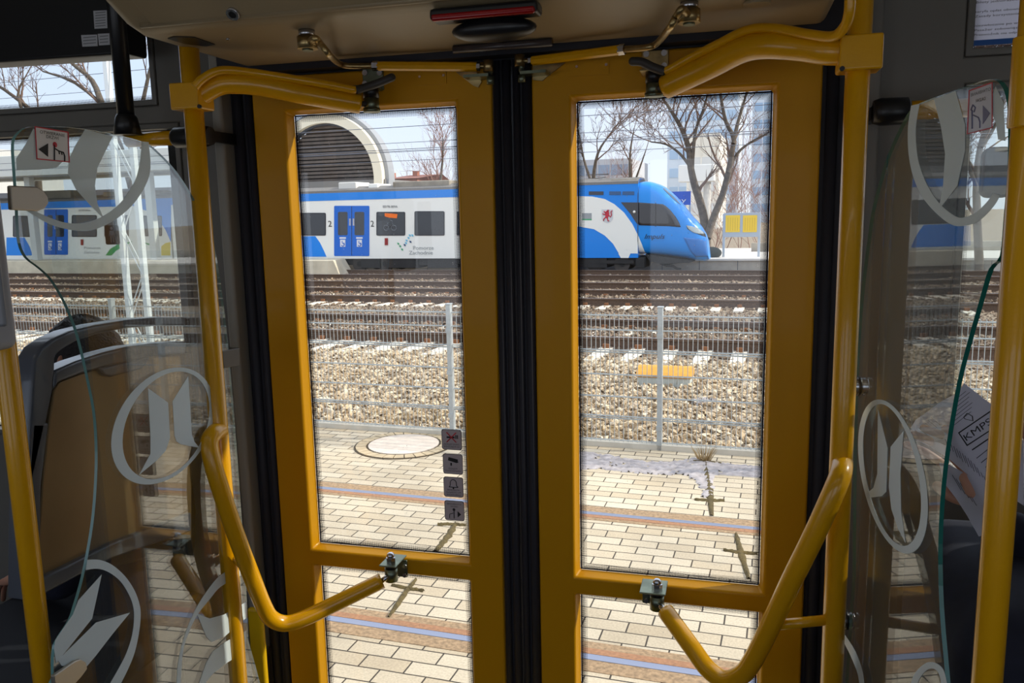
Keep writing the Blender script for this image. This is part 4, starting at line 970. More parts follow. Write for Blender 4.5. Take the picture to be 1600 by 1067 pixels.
def panel(name, px, m, d=.012, parent=None, th=.01):
    b = MB(); b.prism([TB(x, y, d) for x, y in px], (0, th, 0)); return b.build(name, m, parent or tr)
def rect(x0, y0, x1, y1, r=0):
    if not r: return [(x0, y0), (x1, y0), (x1, y1), (x0, y1)]
    o = []
    for cx_, cy_, a0 in ((x1-r, y1-r, 0), (x0+r, y1-r, 90), (x0+r, y0+r, 180), (x1-r, y0+r, 270)):
        for k in range(4): a = math.radians(a0+30*k); o.append((cx_+r*math.cos(a), cy_+r*math.sin(a)))
    return o
# roof: dark rim, blue band, units
b = MB(); b.prism([(uu(-260), vt-.01, zs-.0), (uu(-260), vt+.02, zs+.1), (uu(-260), vt+.5, zroof+.04), (uu(-260), vt+TW-.5, zroof+.04), (uu(-260), vt+TW-.02, zs+.1), (uu(-260), vt+TW+.01, zs)], (uu(997)-uu(-260), 0, 0)); b.build('roof', ROOF, tr)
b = MB(); zl = float(TB(600, 311)[2]); b.box((uu(-260), vt-.012, zl), (uu(760), vt, zs)); b.build('blue_band', BLUE, tr)
def unit(x0, x1, y0, dv=.25, dep=1.3, m=RBR, name='roof_unit'):
    a, c = PY(x0, y0, vt+dv, 'e'), PY(x1, y0, vt+dv, 'e'); b = MB(); b.box((a[0], vt+dv, zs+.05), (c[0], vt+dv+dep, a[2])); return b.build(name, m, tr, bevel=.05)
unit(613, 702, 284); unit(528, 556, 285, m=mat('white_unit', (215, 212, 205), .6)); unit(575, 590, 287, m=TWHT); unit(720, 880, 284)
unit(905, 950, 287, .2, 1.2); unit(954, 996, 280, .2, 1.3, m=RBR); unit(160, 250, 300); unit(20, 110, 300)
# pantograph, folded, above the head car
pt = MB(); v0 = vt+.6
def TV(x, y, v): return PY(x, y, v, 'e')
for dv in (0, .7):
    pt.tube([TV(912, 280, v0+dv), TV(948, 277, v0+dv), TV(915, 273, v0+dv), TV(950, 272, v0+dv)], .02, 6)
    for x in (915, 930, 945): pt.tube([TV(x, 290, v0+dv), TV(x, 282, v0+dv)], .05, 8)
pt.tube([TV(950, 272, v0-.2), TV(950, 272, v0+.9)], .03, 6); pt.tube([TV(912, 284, v0), TV(950, 283, v0)], .03, 6)
pt.build('pantograph', mat('pantograph_steel', (90, 82, 74), .6), tr)
# middle car details
def window(x0, y0, x1, y1, r=2):
    w = panel('window', rect(x0, y0, x1, y1, r), WGL, .014)
    b = MB(); o = [TB(x, y, .018) for x, y in rect(x0, y0, x1, y1, r)]; i = [TB(x, y, .018) for x, y in rect(x0+1.2, y0+1.2, x1-1.2, y1-1.2, max(r-.8, .5))]; b.ring(o, i, (0, .006, 0)); b.build('window_rubber', BLK, w); return w
wins = [window(*w) for w in ((430, 332.5, 509, 368), (588, 331, 633, 368), (647.5, 330, 694.5, 368), (713.5, 330, 755, 368), (20, 337, 52, 370), (112, 336, 151, 370), (163, 336, 201, 370), (221, 337, 253, 369), (-90, 338, -40, 371))]
def tdoor(x0, y0, x1, y1, panes):
    d = panel('door', rect(x0, y0, x1, y1, 1.5), BLUED, .016); xm = (x0+x1)/2
    panel('door_gap', rect(xm-.4, y0+1, xm+.4, y1-1), BLK, .02, d, .004)
    for p in panes: panel('door_pane', rect(*p, 2), WGL, .022, d, .006)
    for p in panes:
        xc = (p[0]+p[2])/2; k = (x1-x0)/55
        panel('door_notice', rect(xc-5*k, y0+49, xc+5*k, y0+51.5), WHT, .022, d, .004)
        w = panel('wheelchair_sign', rect(xc-4*k, y0+53, xc+4*k, y0+64), WHT, .022, d, .004)
        b = MB(); c = TB(xc, y0+60, .03); b.tube([c+A(.08*math.cos(a), 0, .08*math.sin(a)) for a in np.linspace(-2.6, .9, 9)], .018, 4); b.tube([TB(xc-1, y0+55, .03), TB(xc-.6, y0+58.5, .03), TB(xc+1.5, y0+59, .03), TB(xc+2.5, y0+61.5, .03)], .018, 4); b.build('wheelchair_symbol', BLUED, w)
        panel('door_button', rect(xm-4*k, y0+20, xm-1.5*k, y0+31), WHT, .022, d, .004); panel('door_button', rect(xm+1.5*k, y0+20, xm+4*k, y0+31), WHT, .022, d, .004)
    return d
tdoor(522, 321.5, 577, 400, [(528, 331, 543, 367.5), (554, 331, 569, 367.5)])
tdoor(69, 327, 106, 398, [(74, 336, 82, 370), (87, 336, 100, 370)])
panel('blue_wave', [(430, 369), (492.5, 369), (500, 379.5), (506, 392), (510, 401), (430, 401)], BLUE)
panel('blue_wave', [(10, 371), (38, 371), (46, 385), (51, 399), (10, 399)], BLUE)
panel('blue_wave', [(221, 327), (232, 330), (245, 340), (258, 358), (267, 378), (267, 320), (221, 320)], BLUE)
panel('yellow_wave', [(252, 385), (258, 380), (266, 378), (266, 399), (252, 399)], mat('train_yellow', (226, 200, 60), .5))
panel('green_wave', [(165, 399), (172, 389), (185, 381), (207, 377), (195, 384), (182, 391), (174, 399)], mat('train_green', (50, 160, 90), .5))
panel('green_wave', [(224, 379), (232, 380), (241, 382), (232, 383)], mat('train_green', (50, 160, 90), .5))
panel('red_box', rect(601, 372, 606, 383), RED, .03); panel('red_box', rect(126, 374, 130, 383), RED, .03)
def ttext(s, x0, x1, y, h, m, shear=0, d=.02):
    a, c = TB(x0, y, d), TB(x1, y, d); text(s, a, c-a, (0, 0, 1), h*px2m, m, tr, align='LEFT', wfit=float(np.linalg.norm(c-a)), shear=shear)
DG = mat('dark_grey_print', (70, 74, 84), .6); LG = mat('light_grey_print', (160, 164, 166), .6)
ttext('ED78-009A', 598, 621, 324.5, 3.6, DG); ttext('2', 512.5, 518, 354, 9.5, INK); ttext('2', 579, 584, 354, 9.5, INK)
ttext('Pomorze', 645, 677, 390, 6, LG); ttext('Zachodnie', 639, 676, 397.5, 6, LG); ttext('ED78-009A', 123, 141, 330, 3, DG); ttext('Pomorze', 131, 157, 389, 4.5, LG); ttext('Zachodnie', 131, 155, 396, 4.5, LG)
GN, BL, YN = mat('logo_green', (80, 170, 120), .6), mat('logo_blue', (110, 190, 220), .6), mat('logo_navy', (50, 80, 120), .6)
for i, (x, y, m) in enumerate(((622, 381, GN), (625, 385, GN), (628, 390, GN), (632, 383, YN), (635, 376, BL), (638, 372, BL), (641, 378, YN), (644, 368, BL), (640, 368, BL), (634, 380, BL))):
    panel('logo_fleck', [(x-1.6, y-2), (x+1.4, y-1.4), (x+1.8, y+1.6), (x-.6, y+1)], m, .016)
panel('led_display', [(601, 333), (612, 333.6), (621, 334.5), (620, 341), (608, 340), (601, 338)], mat('orange_led', (255, 120, 30), .5), .022, wins[1], .004)
b = MB()
for x in (603.5, 615.5): b.tube([TB(x+4*math.cos(a), 356+4*math.sin(a), .024) for a in np.linspace(0, 6.28, 13)], .012, 4)
b.tube([TB(603.5, 356, .024), TB(606, 348, .024), TB(613, 348, .024), TB(609, 356, .024), TB(606, 348, .024)], .012, 4); b.tube([TB(609, 356, .024), TB(613, 348, .024), TB(615.5, 356, .024)], .012, 4); b.tube([TB(613, 349, .024), TB(613, 345, .024), TB(610, 344, .024)], .012, 4)
b.build('bicycle_sign', mat('bike_white', (140, 144, 150), .6), wins[1])
# head car: side up to the cab joint, then a lofted nose
def lerp_tab(tab, x):
    for (a, p), (c, q) in zip(tab, tab[1:]):
        if x <= c: return p+(q-p)*(x-a)/(c-a)
    return tab[-1][1]
top = [(996, 284.5), (1004, 282.5), (1012, 283), (1022, 286), (1032, 290.5), (1042, 298.5), (1052, 307.5), (1062, 318.5), (1070, 328), (1078, 338), (1087, 347), (1094, 356), (1100, 366), (1104, 377), (1107, 404)]
bot = [(996, 397), (1015, 398), (1035, 400), (1050, 402), (1070, 405), (1085, 409), (1100, 410.5), (1107, 407)]
hw = [(996, 1.0), (1020, 1.0), (1045, .985), (1062, .94), (1078, .86), (1090, .75), (1100, .60), (1105, .50), (1107, .44)]
vc = vt+TW/2
N = 40; b = MB(); xs_ = [996+(1107-996)*(1-(1-i/30)**1.5) for i in range(31)]
ringsP = []
for x in xs_:
    u = uu(x); zt, zb_ = float(TB(x, lerp_tab(top, x))[2]), float(TB(x, lerp_tab(bot, x))[2]); w = TW/2*lerp_tab(hw, x)
    k = (x-996)/111; ex = 5.5-3.0*k; zc = (zt+zb_)/2; hh = (zt-zb_)/2; rg = []
    for j in range(N):
        a = 2*math.pi*j/N; ca, sa = math.cos(a), math.sin(a)
        yy = math.copysign(abs(ca)**(2/ex), ca); z_ = math.copysign(abs(sa)**(2/ex), sa)
        rg.append((u, vc-w*yy, zc+hh*z_))
    ringsP.append(rg)
vs = [p for rg in ringsP for p in rg]; n = len(ringsP)
fs = [(i*N+j, (i+1)*N+j, (i+1)*N+(j+1) % N, i*N+(j+1) % N) for i in range(n-1) for j in range(N)]
b.add(vs, fs, True); b.f.append(list(range((n-1)*N, n*N))); b.m.append(0); b.sm.append(False)
nose = b.build('cab_nose', mat('nose_blue', (16, 144, 236), .32, coat=.2), tr)
# details draped on the nose side (project onto the loft)
def nose_v(x, y):
    zt, zb_ = float(TB(x, lerp_tab(top, x))[2]), float(TB(x, lerp_tab(bot, x))[2]); z = float(TB(x, y)[2]); w = TW/2*lerp_tab(hw, x)
    k = (x-996)/111; ex = 5.5-3.0*k; zc = (zt+zb_)/2; hh = (zt-zb_)/2; q = min(.999, abs((z-zc)/hh))
    return vc-w*(1-q**ex)**(1/ex)
def drape(name, px, m, d=.015, parent=None, sub=5):
    """outline in side-view pixels, triangulated as a fan of strips on the nose skin"""
    ys = [y for _, y in px]; y0, y1 = min(ys), max(ys); rows = 14; b = MB(); prev = None
    for r in range(rows+1):
        y = y0+(y1-y0)*(r+.001)/(rows+.002); xsn = []
        for (xa, ya), (xb, yb2) in zip(px, px[1:]+px[:1]):
            if (ya <= y) != (yb2 <= y): xsn.append(xa+(xb-xa)*(y-ya)/(yb2-ya))
        if len(xsn) < 2: continue
        a, c = min(xsn), max(xsn); row = []
        for k in range(9):
            x = a+(c-a)*k/8; z = float(TB(x, y)[2]); v = nose_v(x, y) if x > 996 else vt
            row.append((uu(x), v-d, z))
        i0 = len(b.v); b.v += row
        if prev is not None:
            for k in range(8): b.f.append([prev+k, prev+k+1, i0+k+1, i0+k]); b.m.append(0); b.sm.append(True)
        prev = i0
    o = b.build(name, m, parent or tr); s_ = o.modifiers.new('thick', 'SOLIDIFY'); s_.thickness = .01; s_.offset = 0; return o
drape('white_swoosh', [(905, 306.5), (925, 307), (945, 311), (960, 319), (975, 332), (988, 350), (996, 366), (1003, 382), (1007.5, 396), (967, 396), (958, 381), (945, 368), (928, 358), (905, 354), (860, 352), (860, 304)], TWHT) if False else None
panel('white_swoosh', [(800, 304), (905, 306.5), (925, 307), (945, 311), (960, 319), (975, 332), (988, 350), (996.5, 367), (996.5, 396), (967, 396), (958, 381), (945, 368), (928, 358), (905, 354), (880, 354), (800, 358)], TWHT)
drape('white_swoosh', [(997, 367), (1003, 382), (1007.5, 397), (997, 397)], TWHT)
panel('white_skirt', [(966, 396), (985, 396), (982, 403), (970, 403)], TWHT)
CG = mat('cab_glass', (40, 38, 44), .1, spec=.8)
panel('cab_side_window', [(970, 316), (996.5, 316.3), (996.5, 351), (992, 345), (985, 334)], CG, .018)
cw = drape('cab_side_window', [(997.3, 316.3), (1030, 317), (1038, 320), (1047, 328), (1055, 338), (1061, 348), (1063.5, 354.5), (1000, 353), (997.3, 350)], CG, .02)
drape('window_pillar', [(1024, 317), (1025, 317), (1025, 354), (1024, 354)], INK, .032, cw)
drape('joint_line', [(996.4, 290), (997.3, 290), (997.3, 397), (996.4, 397)], DG, .028)
b = MB(); b.sphere(TB(991, 331, .05), .055, 12, 8); b.build('marker_lamp', TWHT, tr)
hlp = drape('headlight', [(1072, 352.5), (1080, 353.5), (1089, 357), (1096, 362), (1099, 366), (1092, 366), (1082, 363), (1075, 358)], mat('headlamp', (170, 180, 180), .1, spec=.9), .02)
drape('headlight_rim', [(1072, 352), (1089, 356.4), (1100, 366.6), (1101, 371), (1092, 366.8), (1074, 358.2)], INK, .012)
drape('bumper_panel', [(1068, 371), (1090, 373), (1102, 377), (1106, 402), (1086, 402), (1078, 392)], mat('bumper_blue', (40, 120, 200), .35, coat=.4), .01)
drape('windscreen', [(1034, 292.6), (1043, 300.5), (1053, 310), (1062, 320.5), (1055, 315), (1044, 304.5), (1034, 294.8)], mat('windscreen_dark', (90, 110, 130), .15), .01)
for x0, x1 in ((920, 943), (952, 970), (972.5, 991)): panel('louvre', rect(x0, 299, x1, 304.5, .6), mat('louvre_blue', (60, 96, 140), .5) if x0 > 950 else DG, .016)
ttext('Impuls', 1006, 1038, 373, 7, INK, .35, .03)
cr = panel('crest', [(940, 327), (958, 327), (958, 342), (954, 347), (949, 348.5), (944, 347), (940, 342)], mat('crest_white', (214, 216, 218), .5), .018)
b = MB(); CR = lambda x, y: TB(x, y, .03)
b.prism([CR(*p) for p in ((946, 331), (948, 329), (951, 329.5), (952, 333), (951, 338), (949, 342), (946, 340), (945.5, 335))], (0, .008, 0))
for pts in (((947, 333), (943.5, 330)), ((946, 335), (942.5, 335), (942, 333)), ((946.5, 339), (943.5, 342), (943, 345)), ((949, 341), (950, 345), (952, 345)), ((951, 336), (954, 339), (955.5, 336), (954.5, 331), (956.5, 329)), ((949, 330), (949.5, 328.3), (951.5, 328.6))):
    b.tube([CR(*p) for p in pts], .022, 5)
b.build('heraldic_animal', mat('crest_red', (200, 50, 70), .6), cr)
panel('small_notice', rect(909.5, 333, 924.5, 343), LG, .016); panel('green_line', rect(909.5, 342, 924.5, 344), GN, .02)
# under the floor
b = MB(); ug0, ug1 = uu(522), uu(1008); zg = GZ(vt)+.02
b.box((uu(-260), vt+.14, zb-.28), (uu(1008), vt+TW-.14, zb+.02)); b.build('underframe', DGR, tr)
for x0, x1 in ((910, 948), (993, 1007), (560, 590), (600, 650), (665, 712)):
    b = MB(); a, c = uu(x0), uu(x1); b.box((a, vt+.04, float(TB(x0, 419)[2])), (c, vt+TW-.04, zb)); b.build('equipment_box', DGR, tr, bevel=.02)
for x in (928, 971, 560, 600):
    c = TB(x, 412.5); rw = float(TB(x, 412.5)[2])-float(TB(x, 425)[2])
    for k, vv in enumerate((vt+.12, vt+TW-.25)):
        b = MB(); b.cyl((c[0], vv, c[2]), (c[0], vv+.12, c[2]), rw, 28); wo_ = b.build('wheel', mat('wheel', (66, 60, 56), .6), tr)
        if k == 0:
            b = MB(); b.cyl((c[0], vv-.03, c[2]), (c[0], vv, c[2]), rw*.35, 20); b.build('axle_box', DGR, wo_)
b = MB(); b.box((uu(915), vt+.03, float(TB(940, 412)[2])), (uu(990), vt+.12, float(TB(940, 407)[2]))); b.build('bogie_frame', DGR, tr)
b = MB(); arc = [PY(x, y, vt+.4, 'e') for x, y in ((1026, 404), (1032, 411), (1042, 415), (1052, 416), (1058, 420), (1064, 421))]; b.tube(arc, .05, 8); b.tube([PY(1040, 412, vt+.4, 'e'), PY(1060, 409, vt+.4, 'e')], .06, 8); b.build('rail_guard', DGR, tr)
b = MB(); b.prism([PY(x, y, vt+.2, 'e') for x, y in ((1008, 397), (1085, 408), (1075, 411), (1030, 412), (1015, 408))], (0, TW-.4, 0)); b.build('nose_underside', DGR, tr)

# ------------------------------------------------------------------ platforms
va = vt+TW+.35
SNC = mat('snowy_concrete', (214, 208, 200), .9, noise=.12, nscale=2)
def PA(x, y, v): return PY(x, y, v, 'e')
pz = float(PA(1150, 404, va)[2]); ph = thing('platform', (0, va, GZ(va)), 'pale concrete platform behind the train nose', 'platform', None, 'e')
b = MB(); b.box((-60, va, GZ(va)-.1), (60, va+9, pz-.08)); b.build('platform_wall', mat('platform_wall', (168, 160, 148), .9, noise=.15, nscale=3), ph)
b = MB(); b.box((-60, va-.08, pz-.08), (60, va+9, pz)); b.build('platform_top', SNC, ph)
b = MB(); 
for k in range(-20, 21): b.box((k*1.5-.012, va-.006, GZ(va)), (k*1.5+.012, va, pz-.08))
b.build('wall_joints', DG, ph)
vb = va+5.5; b = MB(); zz1 = float(PA(1150, 380, vb)[2]); b.box((uu(1100)+1.5, vb, pz), (60, vb+.3, zz1)); tag(b.build('parapet', mat('low_wall', (176, 166, 150), .9, noise=.2, nscale=3), None, 'e'), 'low pale parapet at the back of the platform', 'parapet')
# notice board with two yellow timetables
vn_ = va+1.2; nb = thing('notice_board', (float(PA(1159, 395, vn_)[0]), vn_, pz), 'grey notice board with two yellow timetables on the platform', 'notice board', None, 'e')
GBM = mat('board_frame', (176, 184, 192), .5)
for x, y0 in ((1131.5, 334), (1187, 332)):
    a = PA(x, y0, vn_); b = MB(); b.box((a[0]-.05, vn_, pz), (a[0]+.05, vn_+.1, a[2])); b.build('leg', GBM, nb)
a, c = PA(1131, 333, vn_), PA(1188, 370, vn_); b = MB(); b.box((a[0], vn_-.02, c[2]), (c[0], vn_+.08, a[2])); b.build('board', GBM, nb, bevel=.01)
for x0, x1 in ((1134, 1156), (1161, 1182.5)):
    a, c = PA(x0, 336.5, vn_), PA(x1, 362.5, vn_); b = MB(); b.box((a[0], vn_-.035, c[2]), (c[0], vn_-.021, a[2])); pp = b.build('timetable', mat('timetable_yellow', (250, 205, 40), .5), nb)
    b = MB()
    for k in range(5): 
        xx = a[0]+(c[0]-a[0])*(k+1)/6; b.box((xx-.006, vn_-.037, c[2]+.06), (xx+.006, vn_-.035, a[2]-.1))
    b.build('timetable_lines', mat('timetable_ink', (190, 150, 30), .6), pp)
# station name sign
vs_n = va+2.5; a, c = PA(1030, 300, vs_n), PA(1079, 320, vs_n); sg = thing('station_sign', ((a[0]+c[0])/2, vs_n, pz), 'blue station name sign partly hidden by the train nose', 'sign', None, 'e')
b = MB(); b.box((a[0], vs_n, c[2]), (c[0], vs_n+.06, a[2])); b.build('sign_board', mat('sign_blue', (20, 84, 190), .4), sg)
for x in (1040, 1078): p_ = PA(x, 320, vs_n); b = MB(); b.box((p_[0]-.04, vs_n+.01, pz), (p_[0]+.04, vs_n+.05, c[2])); b.build('leg', GBM, sg)
q0, q1 = PA(1056, 316, vs_n-.02), PA(1071, 316, vs_n-.02); text('ny', q0, q1-q0, (0, 0, 1), .2, WHT, sg, align='LEFT', wfit=float(q1[0]-q0[0]))
# dark heap by the platform edge
b = MB(); c = PA(1112, 390, va+1.0); b.sphere((c[0], c[1], pz+.18), .32, 12, 8, (1.3, .8, .8)); tag(b.build('covered_heap', mat('dark_tarp', (62, 66, 62), .8), None, 'e'), 'dark covered heap on the platform beside the train nose', 'heap')
# left platform with columns and canopy, in front of the train
vp0 = float(GP(520, 431)[1]); pz2 = float(PY(500, 404, vt-.4, 'e')[2])
ue = float(PY(532, 431, vp0, 'e')[0]); pl2 = thing('platform', (ue-10, vp0, GZ(vp0)), 'near concrete platform with a canopy ending beside the train doors', 'platform', None, 'e')
b = MB(); z0 = GZ(vp0)-.05; b.add([(-80, vp0, z0), (ue, vp0, z0), (ue-.3, vt-.12, z0), (-80, vt-.12, z0), (-80, vp0+.1, pz2), (ue-.35, vp0+.1, pz2), (ue-.7, vt-.12, pz2), (-80, vt-.12, pz2)],
              [(0, 3, 2, 1), (4, 5, 6, 7), (0, 1, 5, 4), (1, 2, 6, 5), (2, 3, 7, 6), (3, 0, 4, 7)])
b.build('platform_block', mat('platform_sandy', (208, 196, 172), .9, noise=.2, nscale=2), pl2, bevel=.03)
vcx = (vp0+vt)/2
for k, x in enumerate((58, 243, -60)):
    p_ = PY(x, 398, vcx, 'e'); b = MB(); zt = float(PY(x, 272, vcx, 'e')[2])+.2; b.box((p_[0]-.17, vcx-.15, pz2), (p_[0]+.17, vcx+.15, zt)); b.build('column', mat('column_white', (214, 216, 214), .7), pl2, bevel=.02)
zt0, zt1 = float(PY(120, 273, vcx, 'e')[2]), float(PY(120, 240, vcx, 'e')[2]); ucx = float(PY(330, 300, vcx, 'e')[0])
b = MB(); b.box((-80, vcx-.6, zt0), (ucx, vcx+3.2, zt1)); b.build('canopy', mat('canopy_white', (222, 222, 216), .7), pl2, bevel=.03)
b = MB(); b.box((-80, vcx+.5, zt0-.9), (ucx, vcx+.55, zt0)) if False else None

# ------------------------------------------------------------------ arched hall
vh = vt+8
hcx = PA(507, 280, vh); hr_ = float(PA(597, 280, vh)[0]-hcx[0]); hz = hcx[2]
ah = thing('station_hall', (hcx[0], vh, GZ(60)), 'arched station hall with cream rim and dark slatted front behind the train', 'building', None, 'e')
CRM = mat('cream_rim', (228, 218, 196), .8); n = 48
def arcp(r, y, n=n): return [(hcx[0]+r*math.cos(a), y, hz+r*math.sin(a)) for a in np.linspace(-.12, math.pi+.12, n)]
b = MB(); b.ring(arcp(hr_, vh), arcp(hr_*.86, vh), (0, .8, 0), False); b.build('arch_rim', CRM, ah)
b = MB(); b.ring(arcp(hr_*1.06, vh+.4), arcp(hr_*.98, vh+.4), (0, .7, 0), False); b.build('vault_roof', mat('vault_metal', (150, 152, 156), .5), ah)
b = MB(); b.ring(arcp(hr_*.86, vh+.3), arcp(hr_*.83, vh+.3), (0, .3, 0), False); b.build('inner_rim', DG, ah)
b = MB(); z = hz-.1
while z < hz+hr_*.84:
    w = math.sqrt(max(0, (hr_*.85)**2-(z-hz)**2)); b.box((hcx[0]-w, vh+.5, z), (hcx[0]+w, vh+.56, z+.13)); z += .2
b.build('slats', mat('slat_brown', (98, 88, 82), .7, noise=.3, nscale=2), ah)
b = MB(); b.prism([(hcx[0]+hr_*.86*math.cos(a), vh+.9, hz+hr_*.86*math.sin(a)) for a in np.linspace(0, math.pi, 30)], (0, .2, 0)); b.build('dark_glazing', mat('hall_glass', (70, 64, 62), .6), ah)
b = MB(); b.box((hcx[0]-hr_*1.02, vh+.2, GZ(60)), (hcx[0]+hr_*1.02, vh+22, hz-.1)); b.build('hall_base', mat('hall_wall', (120, 118, 116), .8), ah)
b = MB(); b.box((-70, vh-1.5, hz-1.6), (hcx[0]-hr_*.6, vh+8, hz-.2)) 
b.build('side_wing', mat('wing_grey', (104, 104, 110), .7), ah)
# little brick house
vx = 60.0; a, c = PA(607, 284, vx), PA(652, 284, vx); zg = GZ(60); hs = thing('house', ((a[0]+c[0])/2, vx, zg), 'small red-brick house with tiled roof and chimney far behind the train', 'house', None, 'e')
BRK = mat('brick_red', (176, 116, 92), .9, noise=.2, nscale=2); RTL = mat('roof_tiles', (150, 100, 86), .9, noise=.2, nscale=3)
ze = float(PA(630, 279, vx)[2]); zr = float(PA(630, 271, vx)[2])
b = MB(); b.box((a[0], vx, zg), (c[0], vx+6, ze)); b.build('wall', BRK, hs)
b = MB(); b.prism([(a[0]-.2, vx-.3, ze), (a[0]+.5, vx+3, zr), (a[0]-.2, vx+6.3, ze)], (c[0]-a[0]+.4, 0, 0)); b.build('roof', RTL, hs)
for x, y in ((648, 267), (611, 270)): p_ = PA(x, y, vx+2); b = MB(); b.box((p_[0]-.2, vx+2, ze), (p_[0]+.2, vx+2.5, p_[2])); b.build('chimney', BRK, hs)

# ------------------------------------------------------------------ far buildings
def facade(name, label, x0, x1, y0, v, c, c2, fl=3.2, col=2.0, dep=18):
    a, q = PA(x0, 330, v), PA(x1, 330, v); zt = float(PA((x0+x1)/2, y0, v)[2]); zg = GZ(60)
    t = thing('office_building', ((a[0]+q[0])/2, v, zg), label, 'building', None, 'e')
    b = MB(); b.box((a[0], v, zg), (q[0], v+dep, zt)); b.build('walls', mat(name, c, .5), t)
    b = MB(); z = zg+2
    while z < zt-fl*.6:
        b.box((a[0]+.4, v-.08, z), (q[0]-.4, v, z+fl*.5)); z += fl
    b.build('window_bands', mat(name+'_glass', c2, .15), t)
    b = MB(); u = a[0]+col
    while u < q[0]: b.box((u-.08, v-.12, zg), (u+.08, v-.08, zt)); u += col
    b.build('mullions', mat(name+'_mullion', c, .6), t)
facade('tower_blue', 'tall pale blue glass office tower behind the big bare tree', 1042, 1152, 60, 150, (214, 224, 234), (176, 200, 224))
facade('tower_right', 'tall blue-grey office tower at the right edge of the right window', 1172, 1290, 40, 170, (208, 216, 226), (158, 184, 212))
facade('block_white', 'cream white block in front of the pale glass tower', 1072, 1122, 208, 120, (246, 240, 226), (226, 226, 222))
facade('block_low', 'low grey building behind the trees left in the right window', 840, 985, 250, 130, (196, 196, 200), (150, 164, 184))
facade('block_left', 'pale low building seen through the left screen', -260, -40, 235, 100, (200, 198, 194), (150, 160, 176))
# white box sign on a column
vq = 44.0; a, c = PA(1060, 258, vq), PA(1116, 283, vq); sg2 = thing('box_sign', (float(PA(1104, 283, vq)[0]), vq, GZ(vq)), 'big white box sign on a round column behind the bare tree', 'sign', None, 'e')
b = MB(); b.box((a[0], vq, c[2]), (c[0], vq+.9, a[2])); b.build('box', mat('white_box', (228, 226, 220), .6), sg2, bevel=.05)
p_ = PA(1104, 283, vq); b = MB(); b.cyl((p_[0], vq+.45, GZ(vq)), (p_[0], vq+.45, c[2]), .19, 20); b.build('column', mat('sign_column', (196, 190, 180), .7), sg2)

# ------------------------------------------------------------------ bare trees
BARK = mat('bark', (104, 92, 80), .95, noise=.4, nscale=6); TWIG = mat('twigs', (122, 98, 84), .95); TWR = mat('reddish_twigs', (150, 112, 96), .95)
def grow(b, p, d, L, r, depth, rr, up=.12, seg=4, kids=(2, 4), spread=.75, rmin=.006):
    pts = [p]; R = [r]; q = p.copy(); dd = d/np.linalg.norm(d); n = 4; nodes = []
    for i in range(n):
        dd = dd + A(rr.gauss(0, .16), rr.gauss(0, .10), rr.gauss(0, .12)+up*.5); dd /= np.linalg.norm(dd)
        q = q+dd*L/n; pts.append(q.copy()); R.append(max(rmin*.7, r*(1-.62*(i+1)/n))); nodes.append((q.copy(), dd.copy(), R[-1]))
    b.tube(pts, R, seg if r > .03 else 3, False)
    if depth <= 0: return
    for i, (q, dd, rr_) in enumerate(nodes):
        for k in range(rr.randint(*kids) if i > 0 else 1):
            side = A(rr.gauss(0, 1), rr.gauss(0, .6), rr.gauss(0, .7)); nd = dd+side/np.linalg.norm(side)*spread+A(0, 0, up)
            grow(b, q, nd, L*rr.uniform(.42, .68), max(rmin, rr_*rr.uniform(.45, .65)), depth-1, rr, up, seg, kids, spread, rmin)
def tree(label, v, trunks, limbs, seed, L, r, depth=3, grp='bare trees beyond the train', bark=BARK, twig=TWIG, base_y=None, kids=(1, 3), rmin=.008):
    """trunks: list of pixel polylines from the ground up with radii; limbs: points where free growth starts"""
    p0 = PA(*trunks[0][0][0], v); zg = max(GZ(v), -9); t = thing('bare_tree', (p0[0], v, zg), label, 'tree', grp, 'e'); rr = random.Random(seed)
    b = MB(); tw = MB()
    for poly, ra, rb in trunks:
        P = [PA(x, y, v)+A(0, .25*math.sin(i*1.7+seed), 0) for i, (x, y) in enumerate(poly)]
        if poly is trunks[0][0]: P[0][2] = zg
        sm = smooth_path(P, 3); R = [ra+(rb-ra)*i/(len(sm)-1) for i in range(len(sm))]; b.tube(sm, R, 8, False)
        for i in range(2, len(sm)):
            if rr.random() < limbs*(.3+.9*i/len(sm)):
                dd = sm[i]-sm[i-1]; s_ = A(rr.choice((-1, 1))*rr.uniform(.5, 1.2), rr.gauss(0, .6), rr.uniform(.1, .7))
                grow(tw, sm[i], dd/np.linalg.norm(dd)+s_, L*rr.uniform(.6, 1.1), max(rmin*1.5, R[i]*.5), depth, rr, .12, 4, kids, .75, rmin)
        grow(tw, sm[-1], sm[-1]-sm[-2], L, rb, depth, rr, .15, 4, kids, .7, rmin)
    b.build('trunk', bark, t); tw.build('branches', twig, t); return t
v1 = 36.0
tree('big forked bare tree with dark limbs standing behind the yellow timetables', v1,
     [([(1104, 400), (1103, 370), (1097, 330), (1086, 290), (1080, 262), (1075, 230), (1064, 200), (1052, 178), (1040, 160)], .22, .05),
      ([(1106, 372), (1113, 345), (1128, 305), (1138, 270), (1144, 240), (1146, 215), (1134, 190), (1128, 160), (1126, 140)], .17, .045),
      ([(1082, 270), (1083, 235), (1087, 200), (1098, 175), (1106, 150)], .09, .04),
      ([(1146, 225), (1152, 195), (1160, 165), (1168, 140)], .09, .04), ([(1138, 270), (1152, 240), (1172, 222), (1200, 208)], .08, .03), ([(1080, 262), (1062, 240), (1040, 225), (1018, 222)], .07, .03)],
     .42, 11, 2.0, .1, 2, rmin=.010, kids=(1, 2))
tree('thin bare tree standing left in the right door window', 50, [([(930, 400), (928, 330), (926, 280), (935, 240), (950, 215)], .2, .04), ([(927, 290), (912, 250), (902, 200)], .1, .03)], .5, 5, 2.6, .08, 2, rmin=.013, kids=(1, 3))
